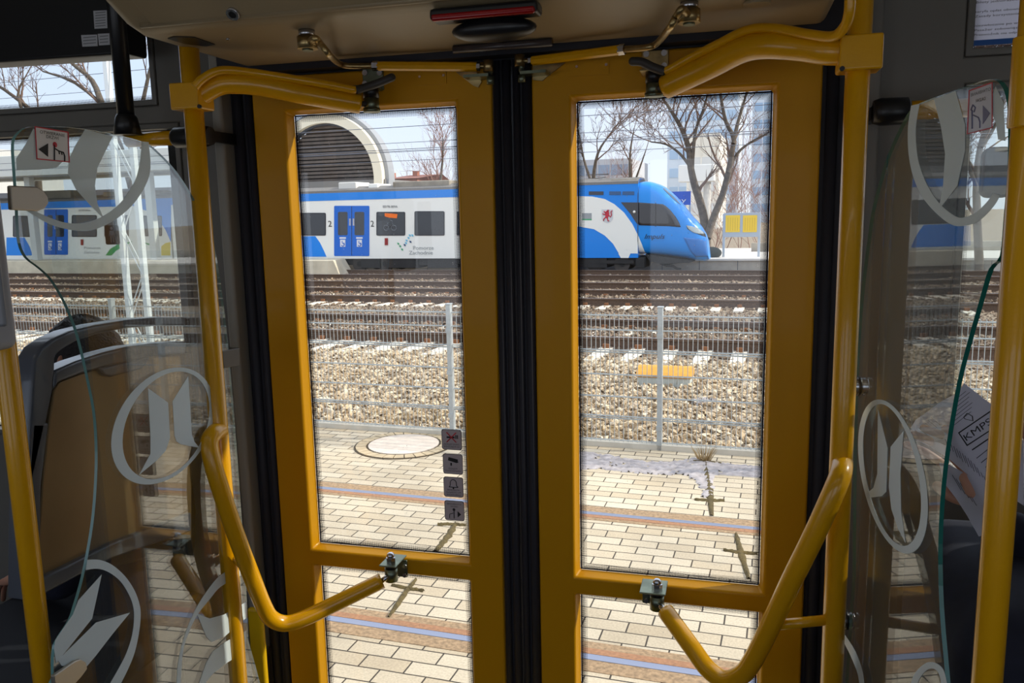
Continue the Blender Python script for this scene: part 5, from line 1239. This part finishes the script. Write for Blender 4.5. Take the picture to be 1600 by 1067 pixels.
tree('bare tree with fine twigs between the train roof and the glass tower', 55, [([(985, 400), (984, 330), (986, 280), (984, 240), (990, 200)], .2, .03), ([(985, 300), (1000, 262), (1010, 235)], .08, .03)], .5, 8, 2.6, .08, 2, rmin=.013, kids=(1, 3))
tree('round bare tree right of the arched hall', 62, [([(690, 400), (690, 320), (689, 280), (690, 245), (692, 215)], .2, .04)], .9, 9, 2.4, .06, 2, twig=TWR, rmin=.014)
tree('bare tree with long drooping limbs in the upper left window', 46, [([(230, 400), (200, 260), (165, 170), (140, 125), (112, 100), (90, 70)], .30, .08), ([(165, 170), (120, 130), (70, 112)], .14, .05), ([(200, 240), (228, 150), (240, 100), (250, 70)], .16, .06)], .7, 21, 4.0, .1, 2, rmin=.016)
tree('bare tree low in the left corner of the upper left window', 50, [([(70, 400), (60, 260), (45, 180), (20, 150), (-10, 128)], .3, .08), ([(50, 200), (30, 150), (35, 120)], .15, .05)], .8, 23, 4.4, .1, 2, rmin=.018)
tree('bare tree behind the right screen', 34, [([(1530, 420), (1528, 300), (1532, 230), (1545, 180), (1550, 140)], .16, .05), ([(1528, 300), (1510, 240), (1500, 180)], .08, .03), ([(1532, 230), (1560, 190), (1580, 120)], .08, .03), ([(1545, 180), (1530, 110), (1540, 20)], .08, .02)], .9, 31, 2.6, .08, 3, rmin=.012)
def thicket(label, x0, x1, y0, v, n, seed, m):
    rr = random.Random(seed); b = MB(); zg = GZ(60)
    a, c = PA(x0, 340, v)[0], PA(x1, 340, v)[0]; H = float(PA((x0+x1)/2, y0, v)[2])-zg
    for k in range(n):
        p = A(rr.uniform(a, c), v+rr.uniform(-1.5, 3), zg); l = H*rr.uniform(.55, 1.0)
        grow(b, p, A(rr.gauss(0, .3), rr.gauss(0, .1), 1), l, .03, 2, rr, .15, 3, (1, 3), .6, .009)
    return tag(stuff(b.build('thicket', m, None, 'e')), label, 'bushes')
thicket('reddish leafless bushes behind the notice board', 1110, 1300, 262, 46, 22, 2, TWR)
thicket('leafless bushes behind the train roof in the right window', 890, 1000, 268, 66, 9, 3, TWR)
thicket('leafless bushes right of the hall in the left window', 655, 740, 272, 66, 6, 4, TWR)
# dark parked car beyond the platform
vc_ = 42.0; a, c = PA(1112, 372, vc_), PA(1136, 372, vc_); zc_ = GZ(vc_)

# ================================================================== THINGS INSIDE
def thin(name, c):
    m = bpy.data.materials.new(name); m.use_nodes = True; t = m.node_tree; t.nodes.clear(); o = t.nodes.new('ShaderNodeOutputMaterial')
    d = t.nodes.new('ShaderNodeBsdfDiffuse'); r = t.nodes.new('ShaderNodeBsdfTranslucent'); x = t.nodes.new('ShaderNodeMixShader'); x.inputs[0].default_value = .45
    for q in (d, r): q.inputs[0].default_value = lin(c)+(1,)
    t.links.new(d.outputs[0], x.inputs[1]); t.links.new(r.outputs[0], x.inputs[2]); t.links.new(x.outputs[0], o.inputs[0]); return m
# --- overhead monitor, its tube and rail, top left
m0 = A(0, 0, 0)
MX = -.95; mon_n = (0, 1, 0)
Ym = 1.665
p00, p10 = PY(-60, 98, Ym), PY(221, 82, Ym)
b = MB(); th = .07; zt = 2.82
pts = [(PY(-90, 100, Ym)[0], Ym, PY(-60, 101, Ym)[2]), (PY(199, 84, Ym)[0], Ym, PY(199, 84, Ym)[2]), (PY(199, 0, Ym)[0], Ym, zt), (PY(-90, 0, Ym)[0], Ym, zt)]
mo = thing('ceiling_monitor', (PY(90, 90, Ym)[0], Ym, p10[2]), 'large black hanging box with small white labels at the top left', 'monitor')
b.prism(pts, (0, th, 0)); b.build('casing', BLKS, mo, bevel=.006)
for x0, y0, x1, y1, L in ((146, 16, 167, 45, 6), (127, 54, 152, 73, 3), (153, 52, 171, 71, 3)):
    q = [PY(x, y, Ym-.0006) for x, y in ((x0, y0+1), (x1, y0), (x1+1, y1-1), (x0+2, y1))]
    b = MB(); b.prism(q, (0, -.0006, 0)); lb = b.build('label', mat('pale_label', (196, 196, 200), .6), mo)
    b = MB()
    for k in range(L):
        y = y0+(y1-y0)*(k+1)/(L+1); a, c = PY(x0+3, y, Ym-.0014), PY(x1-2, y-.5, Ym-.0014); b.box((a[0], Ym-.0016, a[2]-.0012), (c[0], Ym-.0014, a[2]+.0006))
    b.build('print_lines', mat('grey_print', (120, 120, 124), .6), lb)
for x in (-20, 150): b = MB(); a = PY(x, 0, Ym+.06); b.cyl((a[0], Ym+.06, zt-.01), (a[0], Ym+.06, CZ), .012, 14); b.build('hanger', BLKS, mo)
# black tube with flared foot and the yellow horizontal rail
Yr = 1.63; a, c = PY(186, 60, Yr), PY(190, 182, Yr); hb = PY(191, 212, Yr)
tu = thing('hanging_tube', (a[0], Yr, hb[2]), 'black vertical tube with a flared foot in front of the upper left window', 'tube')
b = MB(); b.cyl((a[0], Yr, c[2]), (a[0], Yr, CZ), .0185, 24); b.build('tube', BLKS, tu)
b = MB(); b.tube([(a[0], Yr, c[2]+.004), (a[0], Yr, c[2]-.004), (a[0], Yr, hb[2])], [.020, .024, .031], 24); b.build('foot', BLKS, tu)
def rail_(label, xs, ys, Yw, sock, sx, ex):
    p = PY(xs, ys, Yw); q = PY(ex, ys, Yw)
    z = p[2]; t = thing('grab_rail', (p[0], Yw, z-.02), label, 'rail', 'short horizontal rails by the screens')
    b = MB(); b.cyl((p[0], Yw, z), (q[0], Yw, z), .0165, 22); b.build('tube', YEL, t)
    a, c = PY(sock[0], sock[2], Yw), PY(sock[1], sock[2], Yw)
    b = MB(); d = (c[0]-a[0]); b.tube([(a[0], Yw, z), (a[0]+d*.08, Yw, z), (a[0]+d*.8, Yw, z), (c[0], Yw, z)], [.018, .0235, .0245, .020], 24); b.build('socket', BLKS, t)
    b = MB(); b.box((c[0]-.012 if d > 0 else c[0], Yw, z-.012), (c[0] if d > 0 else c[0]+.012, WY-.001, z+.012)); b.build('bracket', BLKS, t)
rail_('horizontal yellow rail with black end socket right of the hanging tube', 200, 219, 1.66, (272, 330, 217), 0, 290)
rail_('horizontal yellow rail with black end socket behind the right screen', 1560, 166, 1.64, (1422, 1364, 174), 0, 1400)

# --- ticket box on the left outer pole
Yv = .99
vd = thing('ticket_validator', (PY(5, 540, Yv)[0], Yv, PY(5, 545, Yv)[2]), 'grey rounded ticket box on the left outer pole, cut by the frame edge', 'ticket box')
a, c = PY(-60, 292, Yv), PY(28, 545, Yv); b = MB(); b.box((a[0], Yv-.06, c[2]), (c[0]-.004, Yv+.01, a[2])); b.build('housing', GRBOX, vd, bevel=.014, seg=4)
a, c = PY(-55, 300, Yv-.06), PY(14, 510, Yv-.06); b = MB(); b.box((a[0], Yv-.068, c[2]), (c[0], Yv-.058, a[2])); b.build('front_cover', mat('box_front', (128, 130, 136), .4), vd, bevel=.006)
# small grey button box behind the right screen sticker
a = PX(1546, 265, .335)
bb = MB(); q0, q1 = PY(1530, 232, 1.16), PY(1572, 309, 1.16); bb.box((q0[0], 1.13, q1[2]), (q1[0], 1.16, q0[2])); o = bb.build('button_box', GRBOX, None, bevel=.01, seg=4); tag(o, 'small grey rounded box behind the right screen below the sticker', 'box')
# information sheet on the upper right window
q0, q1 = PY(1527, -90, WY-.001+.03), PY(1600, 64, WY+.029); Ys = WY+.024
q0, q1 = PY(1525, -120, Ys), PY(1640, 64, Ys); inf = thing('notice_sheet', (q0[0]+.05, Ys, q1[2]), 'white notice sheet with text and a blue foot band stuck on the upper right window', 'notice')
b = MB(); b.box((q0[0], Ys, q1[2]), (q0[0]+.21, Ys+.0006, min(q0[2], 2.6))); b.build('sheet', thin('sheet_white', (225, 225, 235)), inf)
b = MB(); b.box((q0[0], Ys-.0008, q1[2]), (q0[0]+.21, Ys-.0002, q1[2]+.010)); b.build('blue_band', mat('sheet_blue', (20, 90, 170), .5), inf)
z = q1[2]+.018
for ln in ['Przewoźnik nie odpowiada za rzeczy pozostawione', 'Pasażer zobowiązany jest do kasowania biletu', 'niezwłocznie po wejściu do pojazdu w mieście', '', 'Zasady korzystania z usług przewozowych oraz', 'taryfa opłat obowiązują od pierwszego wejścia', '', 'Bilety jednorazowe kasuje się bezpośrednio', 'W pojeździe należy zachować ostrożność', '', 'Przewóz osób i bagażu w komunikacji', 'miejskiej odbywa się zgodnie z regulaminem', '', 'Informacje dla pasażerów']:
    if ln: text(ln, (q0[0]+.008, Ys-.0006, z), (1, 0, 0), UP, .0042, INK, inf, align='LEFT', wfit=min(.19, .0043*len(ln)))
    z += .0085

# --- seat behind the left screen
SX = -1.27
def SP_(x, y, X=SX): return PX(x, y, X)
seat = thing('passenger_chair', (-1.45, 1.4, FZ), 'tram seat with grey shell frame and bronze back panel behind the left screen', 'seat')
outer = [(46, 660), (50, 600), (54, 560), (62, 545), (80, 530), (105, 518), (150, 507), (200, 499), (250, 495), (290, 495), (300, 510), (302, 640), (290, 900), (40, 1000), (50, 760)]
handle_in = [(88, 578), (89, 555), (96, 547), (130, 528), (170, 518), (230, 511), (275, 509), (282, 512), (280, 534), (240, 536), (200, 541), (150, 554), (110, 570)]
# frame as ribbon: outer loop against inner loop, plus the rail below the hand hole
o_l = [(42, 760), (46, 660), (50, 600), (54, 560), (64, 543), (84, 529), (110, 517), (150, 507), (200, 499), (250, 495), (292, 495)]
i_l = [(52, 760), (74, 660), (84, 612), (87, 578), (88, 556), (97, 547), (120, 533), (155, 521), (200, 513), (250, 509), (292, 509)]
b = MB(); b.ring([SP_(*p) for p in o_l], [SP_(*p) for p in i_l], (-.045, 0, 0), False); b.build('frame', SEATG, seat, bevel=.007, seg=3)
o2 = [(85, 582), (88, 578), (120, 564), (160, 551), (200, 541), (240, 536), (292, 533)]
i2 = [(84, 612), (92, 598), (125, 585), (160, 575), (205, 565), (245, 556), (292, 553)]
b = MB(); b.ring([SP_(*p) for p in o2], [SP_(*p) for p in i2], (-.045, 0, 0), False); b.prism([SP_(*p) for p in ((155, 575), (164, 587), (176, 589), (222, 577), (230, 570), (236, 556))], (-.04, 0, 0)); b.build('grip', SEATG, seat, bevel=.006, seg=3)
pnl = [(84, 610), (92, 597), (125, 584), (160, 574), (205, 564), (245, 555), (300, 552), (300, 842), (180, 850), (62, 905), (56, 905), (66, 760), (74, 680)]
b = MB(); b.prism([SP_(x, y, SX-.012) for x, y in pnl], (-.02, 0, 0)); b.build('back_panel', BRONZE, seat, bevel=.004)
b = MB(); b.ring([SP_(*p) for p in [(40, 940), (42, 760), (50, 660)]], [SP_(*p) for p in [(64, 905), (66, 760), (78, 660)]], (-.045, 0, 0), False)
b.ring([SP_(*p) for p in [(60, 906), (120, 876), (175, 848), (300, 800)]], [SP_(*p) for p in [(64, 932), (120, 902), (178, 872), (300, 830)]], (-.045, 0, 0), False); b.build('lower_frame', SEATG, seat, bevel=.006, seg=3)
a = SP_(60, 905); b = MB(); b.box((-1.80, 1.08, a[2]-.36), (SX-.02, 1.74, a[2]-.28)); b.build('seat_base', mat('seat_cushion', (22, 24, 34), .85), seat, bevel=.03)
b = MB(); b.box((-1.72, 1.2, FZ), (-1.36, 1.7, a[2]-.36)); b.build('plinth', DRUB, seat, bevel=.01)
b = MB(); b.prism([SP_(x, y, SX-.05) for x, y in ((92, 600), (292, 560), (292, 860), (64, 915))], (-.04, 0, 0)); b.build('back_cushion', mat('seat_fabric', (30, 32, 44), .9, noise=.3, nscale=60), seat, bevel=.01)
# small blue pictogram sticker of a person on the window behind
a = PY(176, 367, WY+.022); w = .052
sb = quad_mb(a[0], a[2], .044, .05, WY+.020, .0006, .1).build('pedestrian_sticker', mat('navy_label', (44, 38, 66), .6), None); tag(sb, 'dark sticker with a pale walking figure holding a cane, on the left window', 'sticker')
g = MB(); Yk = WY+.0195; x, z = a[0], a[2]; g.sphere((x, Yk, z+.017), .004, 10, 6, (1, .1, 1)); g.prism([(x-.005, Yk, z-.001), (x+.005, Yk, z-.001), (x+.006, Yk, z+.011), (x-.006, Yk, z+.011)], (0, -.0004, 0))
for s_ in (-1, 1):
    g.tube([(x+s_*.0055, Yk, z+.010), (x+s_*.0085, Yk, z-.003)], .0013, 5); g.tube([(x+s_*.003, Yk, z), (x+s_*.0035, Yk, z-.020)], .0020, 5)
g.tube([(x+.009, Yk, z-.002), (x+.014, Yk, z-.021)], .0007, 5)
gg = g.build('pictogram', mat('pale_print', (190, 184, 196), .6), sb)

# ------------------------------------------------------------------ people
SKIN = mat('skin', (196, 142, 118), .55); HAIR = mat('dark_hair', (34, 28, 28), .6, bump=.6, bscale=160); NAVY = mat('navy_jacket', (26, 28, 48), .85, noise=.3, nscale=12)
JEAN = mat('dark_jeans', (28, 30, 46), .9, noise=.3, nscale=40); DENIM = mat('blue_denim', (92, 112, 150), .9, noise=.3, nscale=60); SHOE = mat('black_shoe', (22, 22, 24), .5); WHITE_EYE = mat('eye', (230, 228, 224), .3)
def body(parent, name, m, bones, sub=2):
    """one skinned surface grown along a connected skeleton: bones = list of (index parent, point, radius)"""
    me = bpy.data.meshes.new(name); o0 = ORG[parent.name]
    V = [A(*p)-o0 for _, p, _ in bones]; me.from_pydata([tuple(v) for v in V], [(i, pr) for i, (pr, _, _) in enumerate(bones) if pr is not None], []); me.update()
    o = bpy.data.objects.new(name, me); COL.objects.link(o); o.parent = parent; ORG[o.name] = o0
    sk = o.modifiers.new('skin', 'SKIN'); sk.use_smooth_shade = True
    for i, (_, _, r) in enumerate(bones):
        rr_ = r if isinstance(r, tuple) else (r, r); me.skin_vertices[0].data[i].radius = rr_
    me.skin_vertices[0].data[0].use_root = True
    s = o.modifiers.new('sub', 'SUBSURF'); s.levels = sub; s.render_levels = sub; me.materials.append(m); return o
def head_mesh(parent, c, yaw, m, r=.095, name='head'):
    b = MB(); b.sphere((0, 0, 0), r, 28, 20, (.82, .98, 1.18)); V = np.array(b.v)
    for i, (x, y, z) in enumerate(V):
        if y < 0:                                     # face looks to -y
            V[i, 0] *= 1-.18*max(0, -z/r)*.9; V[i, 1] *= .93
            nose_ = math.exp(-((x/.013)**2+((z+.012)/.024)**2)); V[i, 1] -= .017*nose_
            for s_ in (-1, 1): V[i, 1] += .009*math.exp(-(((x-s_*.031)/.016)**2+((z-.012)/.012)**2))
            V[i, 1] -= .006*math.exp(-((x/.02)**2+((z+.048)/.009)**2)); V[i, 1] -= .009*math.exp(-((x/.03)**2+((z+.088)/.02)**2))
        else: V[i, 1] *= 1.06
    ca, sa = math.cos(yaw), math.sin(yaw); c = A(*c)
    rot = lambda p: A(p[0]*ca-p[1]*sa, p[0]*sa+p[1]*ca, p[2])+c
    b.v = [tuple(rot(v)) for v in V]; h = b.build(name, m, parent)
    for s_ in (-1, 1):
        e = MB(); e.sphere(rot((s_*.031, -.066, .012)), .0105, 12, 8); ey = e.build('eye', WHITE_EYE, parent)
        e = MB(); e.sphere(rot((s_*.031, -.0735, .012)), .0045, 10, 6); e.build('iris', INK, ey)
        e = MB(); e.sphere(rot((s_*.081, .008, -.002)), .021, 12, 8, (.35, .7, 1.25)); e.build('ear', m, parent)
    e = MB(); e.tube([rot((-.022, -.076, -.045)), rot((0, -.083, -.046)), rot((.022, -.076, -.045))], .0035, 8); e.build('mouth', mat('lips', (160, 90, 84), .6), parent)
    return rot
def hair_mesh(parent, rot, m, r=.104, seed=1, low=-.35):
    b = MB(); b.sphere((0, 0, 0), r, 40, 26, (.86, 1.0, 1.15)); rr = random.Random(seed); V = []
    for x, y, z in b.v:
        f = 1+rr.uniform(-.03, .045)
        if y < -.02 and z < .045: f = .80
        if z < low*r*1.2 : f = .80
        if y > 0: y *= 1.08
        V.append(tuple(rot((x*f, y*f, z*f))))
    b.v = V; b.build('hair', m, parent)
def hand(parent, wrist, palm_dir, curl_dir, side, m, s=1.0):
    """palm plus five fingers as one skinned surface; palm_dir along the fingers, curl_dir where fingers close to, side towards the thumb"""
    w = A(*wrist); d = A(*palm_dir)/np.linalg.norm(palm_dir); c = A(*curl_dir)/np.linalg.norm(curl_dir); t = A(*side)/np.linalg.norm(side)
    bn = [(None, w, (.022*s, .017*s)), (0, w+d*.045*s, (.030*s, .016*s)), (1, w+d*.075*s, (.032*s, .014*s))]
    for k, (off, L) in enumerate(((.030, .068), (.010, .076), (-.010, .070), (-.029, .054))):
        i = len(bn); b0 = w+d*.085*s+t*off*s
        b1 = b0+t*off*.12*s; bn += [(2, b0, .0085*s), (i, b1+(d*.95+c*.25)*L*.42*s, .0078*s), (i+1, b1+(d*1.1+c*.7)*L*.66*s, .0074*s), (i+2, b1+(d*1.1+c*1.25)*L*.84*s, .0066*s)]
    i = len(bn); bn += [(1, w+d*.035*s+t*.030*s, .0115*s), (i, w+d*.06*s+t*.050*s+c*.012*s, .0105*s), (i+1, w+d*.085*s+t*.050*s+c*.032*s, .009*s)]
    return body(parent, 'hand', m, bn, 2)
# passenger seated behind the left screen, seen from behind over the seat back
hc_ = PX(130, 549, -1.60); hy = float(hc_[1]); hz0 = float(hc_[2])
pp = thing('person', (-1.60, hy, FZ), 'person with short dark hair and navy jacket seated behind the left screen', 'person')
nb_ = A(-1.51, hy, hz0-.13)
B_ = [(None, (-1.46, hy, hz0-.72), (.16, .12)), (0, (-1.45, hy, hz0-.55), (.15, .115)), (1, (-1.46, hy, hz0-.36), (.17, .12)), (2, (-1.48, hy, hz0-.23), (.12, .095)), (3, (-1.50, hy, hz0-.14), (.058, .058))]
i = len(B_)
for s_ in (-1, 1):
    k = len(B_)
    B_ += [(2, (-1.48, hy+s_*.15, hz0-.25), (.068, .068)), (k, (-1.50, hy+s_*.19, hz0-.40), .052), (k+1, (-1.56, hy+s_*.18, hz0-.55), .044), (k+2, (-1.72, hy+s_*.12, hz0-.58), .038)]
for s_ in (-1, 1):
    k = len(B_)
    B_ += [(0, (-1.55, hy+s_*.09, hz0-.74), .085), (k, (-1.85, hy+s_*.10, hz0-.74), .07), (k+1, (-1.90, hy+s_*.10, hz0-.92), .055), (k+2, (-1.90, hy+s_*.10, FZ+.08), .042)]
body(pp, 'body', NAVY, B_)
b = MB(); b.tube([(-1.52, hy, hz0-.20), (-1.56, hy, hz0-.13), (-1.58, hy, hz0-.06)], [.06, .05, .052], 20); b.build('neck', SKIN, pp)
rot = head_mesh(pp, (-1.60, hy, hz0-.02), math.radians(-90), SKIN, .09); hair_mesh(pp, rot, HAIR, .098, seed=4)
for s_ in (-1, 1):
    hand(pp, (-1.73, hy+s_*.11, hz0-.585), (-1, -s_*.2, -.1), (0, 0, -1), (0, -s_, 0), SKIN)
    b = MB(); b.sphere((-1.95, hy+s_*.10, FZ+.045), .05, 14, 8, (2.4, .9, .85)); b.build('shoe', SHOE, pp)

# passenger holding a newspaper behind the right screen
# newspaper: two curved leaves
PAPER = thin('newsprint', (222, 220, 230))
def onN(x, y, off=0):                              # front leaf plane, tilted towards the door
    return hit(x, y, NP0+NN*off, NN)
NP0 = A(.40, 1.32, 1.62); NN = A(-.80, -.60, .18); NN = NN/np.linalg.norm(NN)
px_, py_ = .66, 1.36
p2 = thing('person', (px_, py_, FZ), 'person in dark clothes sitting behind the right pole and holding a newspaper', 'person')
zs_ = FZ+.62
wl1, wl2 = hit(1535, 800, NP0, NN)-NN*.035, hit(1610, 800, NP0, NN)-NN*.035
B_ = [(None, (px_, py_, zs_+.09), (.16, .13)), (0, (px_+.02, py_, zs_+.26), (.15, .12)), (1, (px_+.0, py_, zs_+.46), (.17, .12)), (2, (px_-.01, py_, zs_+.55), (.115, .09)), (3, (px_-.02, py_, zs_+.62), (.062, .062))]
W1 = A(*wl1); W2 = A(*wl2)
for s_, W_ in ((1, W1), (-1, W2)):
    k = len(B_); el = (A(px_-.02, py_+s_*.2, zs_+.52)+W_)/2+A(.03, s_*.05, -.14)
    B_ += [(2, (px_-.01, py_+s_*.155, zs_+.53), .07), (k, (A(px_-.01, py_+s_*.2, zs_+.5)+el)/2, .055), (k+1, el, .046), (k+2, el+(W_-el)*.9, .033)]
for s_, kx in ((1, .40), (-1, .40)):
    k = len(B_)
    B_ += [(0, (px_-.1, py_+s_*.09, zs_+.07), .095), (k, ((px_+kx)/2, py_+s_*.11, zs_+.08), .085), (k+1, (kx, py_+s_*.12, zs_+.07), .066), (k+2, (kx+.0, py_+s_*.12, zs_-.15), .058), (k+3, (kx+.02, py_+s_*.12, FZ+.09), .044)]
body(p2, 'body', JEAN, B_)
b = MB(); b.tube([(px_-.02, py_, zs_+.58), (px_-.03, py_, zs_+.66), (px_-.035, py_, zs_+.74)], [.062, .052, .054], 20); b.build('neck', SKIN, p2)
rot = head_mesh(p2, (px_-.045, py_, zs_+.79), math.radians(-90), SKIN); hair_mesh(p2, rot, HAIR, seed=9)
for s_, W_ in ((1, W1), (-1, W2)):
    dd_ = hit(1490, 728, NP0, NN)-hit(1535, 800, NP0, NN) if s_ > 0 else A(0, 0, 1)
    hand(p2, W_, dd_, NN*.25, np.cross(dd_, NN)*(-s_), SKIN)
    b = MB(); b.sphere((.44, py_+s_*.12, FZ+.045), .05, 14, 8, (2.4, .9, .85)); b.build('shoe', SHOE, p2)
cb_ = MB(); cb_.box((.315, 1.14, 1.12), (.56, 1.60, 1.545)); cb_.build('coat', JEAN, p2, bevel=.07, seg=5)
# its seat
st2 = thing('passenger_chair', (px_+.1, 1.42, FZ), 'dark tram seat under the newspaper reader', 'seat')
b = MB(); b.box((px_-.22, 1.12, FZ+.49), (px_+.22, 1.70, FZ+.57)); b.build('seat_base', mat('seat_fabric_dark', (40, 44, 62), .9), st2, bevel=.03)
b = MB(); b.box((px_+.20, 1.14, FZ+.57), (px_+.27, 1.68, FZ+1.15)); b.build('backrest', SEATG, st2, bevel=.03)
b = MB(); b.box((px_-.1, 1.3, FZ), (px_+.15, 1.6, FZ+.49)); b.build('plinth', DRUB, st2, bevel=.01)

nw = thing('newspaper', tuple(onN(1530, 800)), 'folded newspaper with a boxed KMPS advert held behind the right screen', 'newspaper')
def sheet_(name, px, off):
    b = MB(); b.prism([onN(x, y, off) for x, y in px], NN*.0010); return b.build(name, PAPER, nw)
f1 = sheet_('front_page', [(1507, 599), (1530, 617), (1552, 634), (1600, 690), (1600, 790), (1545, 752), (1512, 712), (1480, 679), (1484, 645), (1494, 618)], .010)
f2 = sheet_('inner_page', [(1424, 668), (1432, 655), (1446, 646), (1470, 628), (1500, 612), (1500, 690), (1545, 745), (1560, 790), (1520, 748), (1480, 714), (1450, 696), (1434, 688)], .0)
f3 = sheet_('lower_page', [(1468, 722), (1484, 726), (1500, 735), (1530, 752), (1560, 790), (1556, 830), (1530, 838), (1512, 806), (1494, 778), (1474, 752)], -.012)
LINE = mat('news_ink', (92, 92, 106), .8)
def nline(b, p, q, w=.0014, off=.0115):
    a, c = onN(*p, off), onN(*q, off); d = c-a; d /= np.linalg.norm(d); s_ = np.cross(NN, d)*w; b.prism([a-s_, c-s_, c+s_, a+s_], NN*.0003)
u_d = A(48, -38)/math.hypot(48, 38)                  # baseline direction of the print (rising right)
b = MB()
for k in range(7):                                   # small print above the advert
    o_ = A(1486+1.4*k, 668-7.5*k); nline(b, tuple(o_), tuple(o_+u_d*(40-k*3.5+(k % 3)*3)), .00035)
for k in range(4):
    o_ = A(1526+7*k, 716+7*k); nline(b, tuple(o_), tuple(o_+u_d*30), .0006)
b.build('text_lines', LINE, f1)
b = MB()
box_ = [(1497, 676), (1566, 629), (1583, 650), (1511, 697)]
b.ring([onN(x, y, .0115) for x, y in box_], [onN(x, y, .0115) for x, y in [(1499.3, 676.6), (1566, 631.2), (1580.6, 649.7), (1511.6, 694.6)]], NN*.0003); b.build('advert_frame', INK, f1)
b = MB(); dm = [(1511, 645), (1520, 650), (1521, 658), (1508, 655), (1505, 652)]; b.ring([onN(x, y, .0115) for x, y in dm], [onN(x*.82+1513*.18, y*.82+652*.18, .0115) for x, y in dm], NN*.0003); b.build('diamond_mark', INK, f1)
a_, c_ = onN(1509, 690, .0118), onN(1550, 662, .0118); up_ = onN(1502.5, 680.5, .0118)
text('KMPS', a_, c_-a_, up_-a_, float(np.linalg.norm(up_-a_))*.95, INK, f1, align='LEFT', wfit=float(np.linalg.norm(c_-a_)))
b = MB(); nline(b, (1519, 703), (1575, 665), .0009); b.build('rules', INK, f1)
b = MB()
for k in range(16): o_ = A(1477+4.4*k, 686+3.7*k); nline(b, tuple(o_), tuple(o_+A(2, 9+2*(k % 2))+A(5, 8)*(.4 if k < 3 else .8)), .0004, .0115 if False else .0013)
for k in range(6): o_ = A(1430+5*k, 672-4*k); nline(b, tuple(o_), tuple(o_+A(14, 12)), .0004, .0013)
b.build('text_lines', LINE, f2)
b = MB()
for k in range(5): o_ = A(1488+6*k, 742+6*k); nline(b, tuple(o_), tuple(o_+A(14, 24)), .0004, -.0107)
b.build('text_lines', LINE, f3)
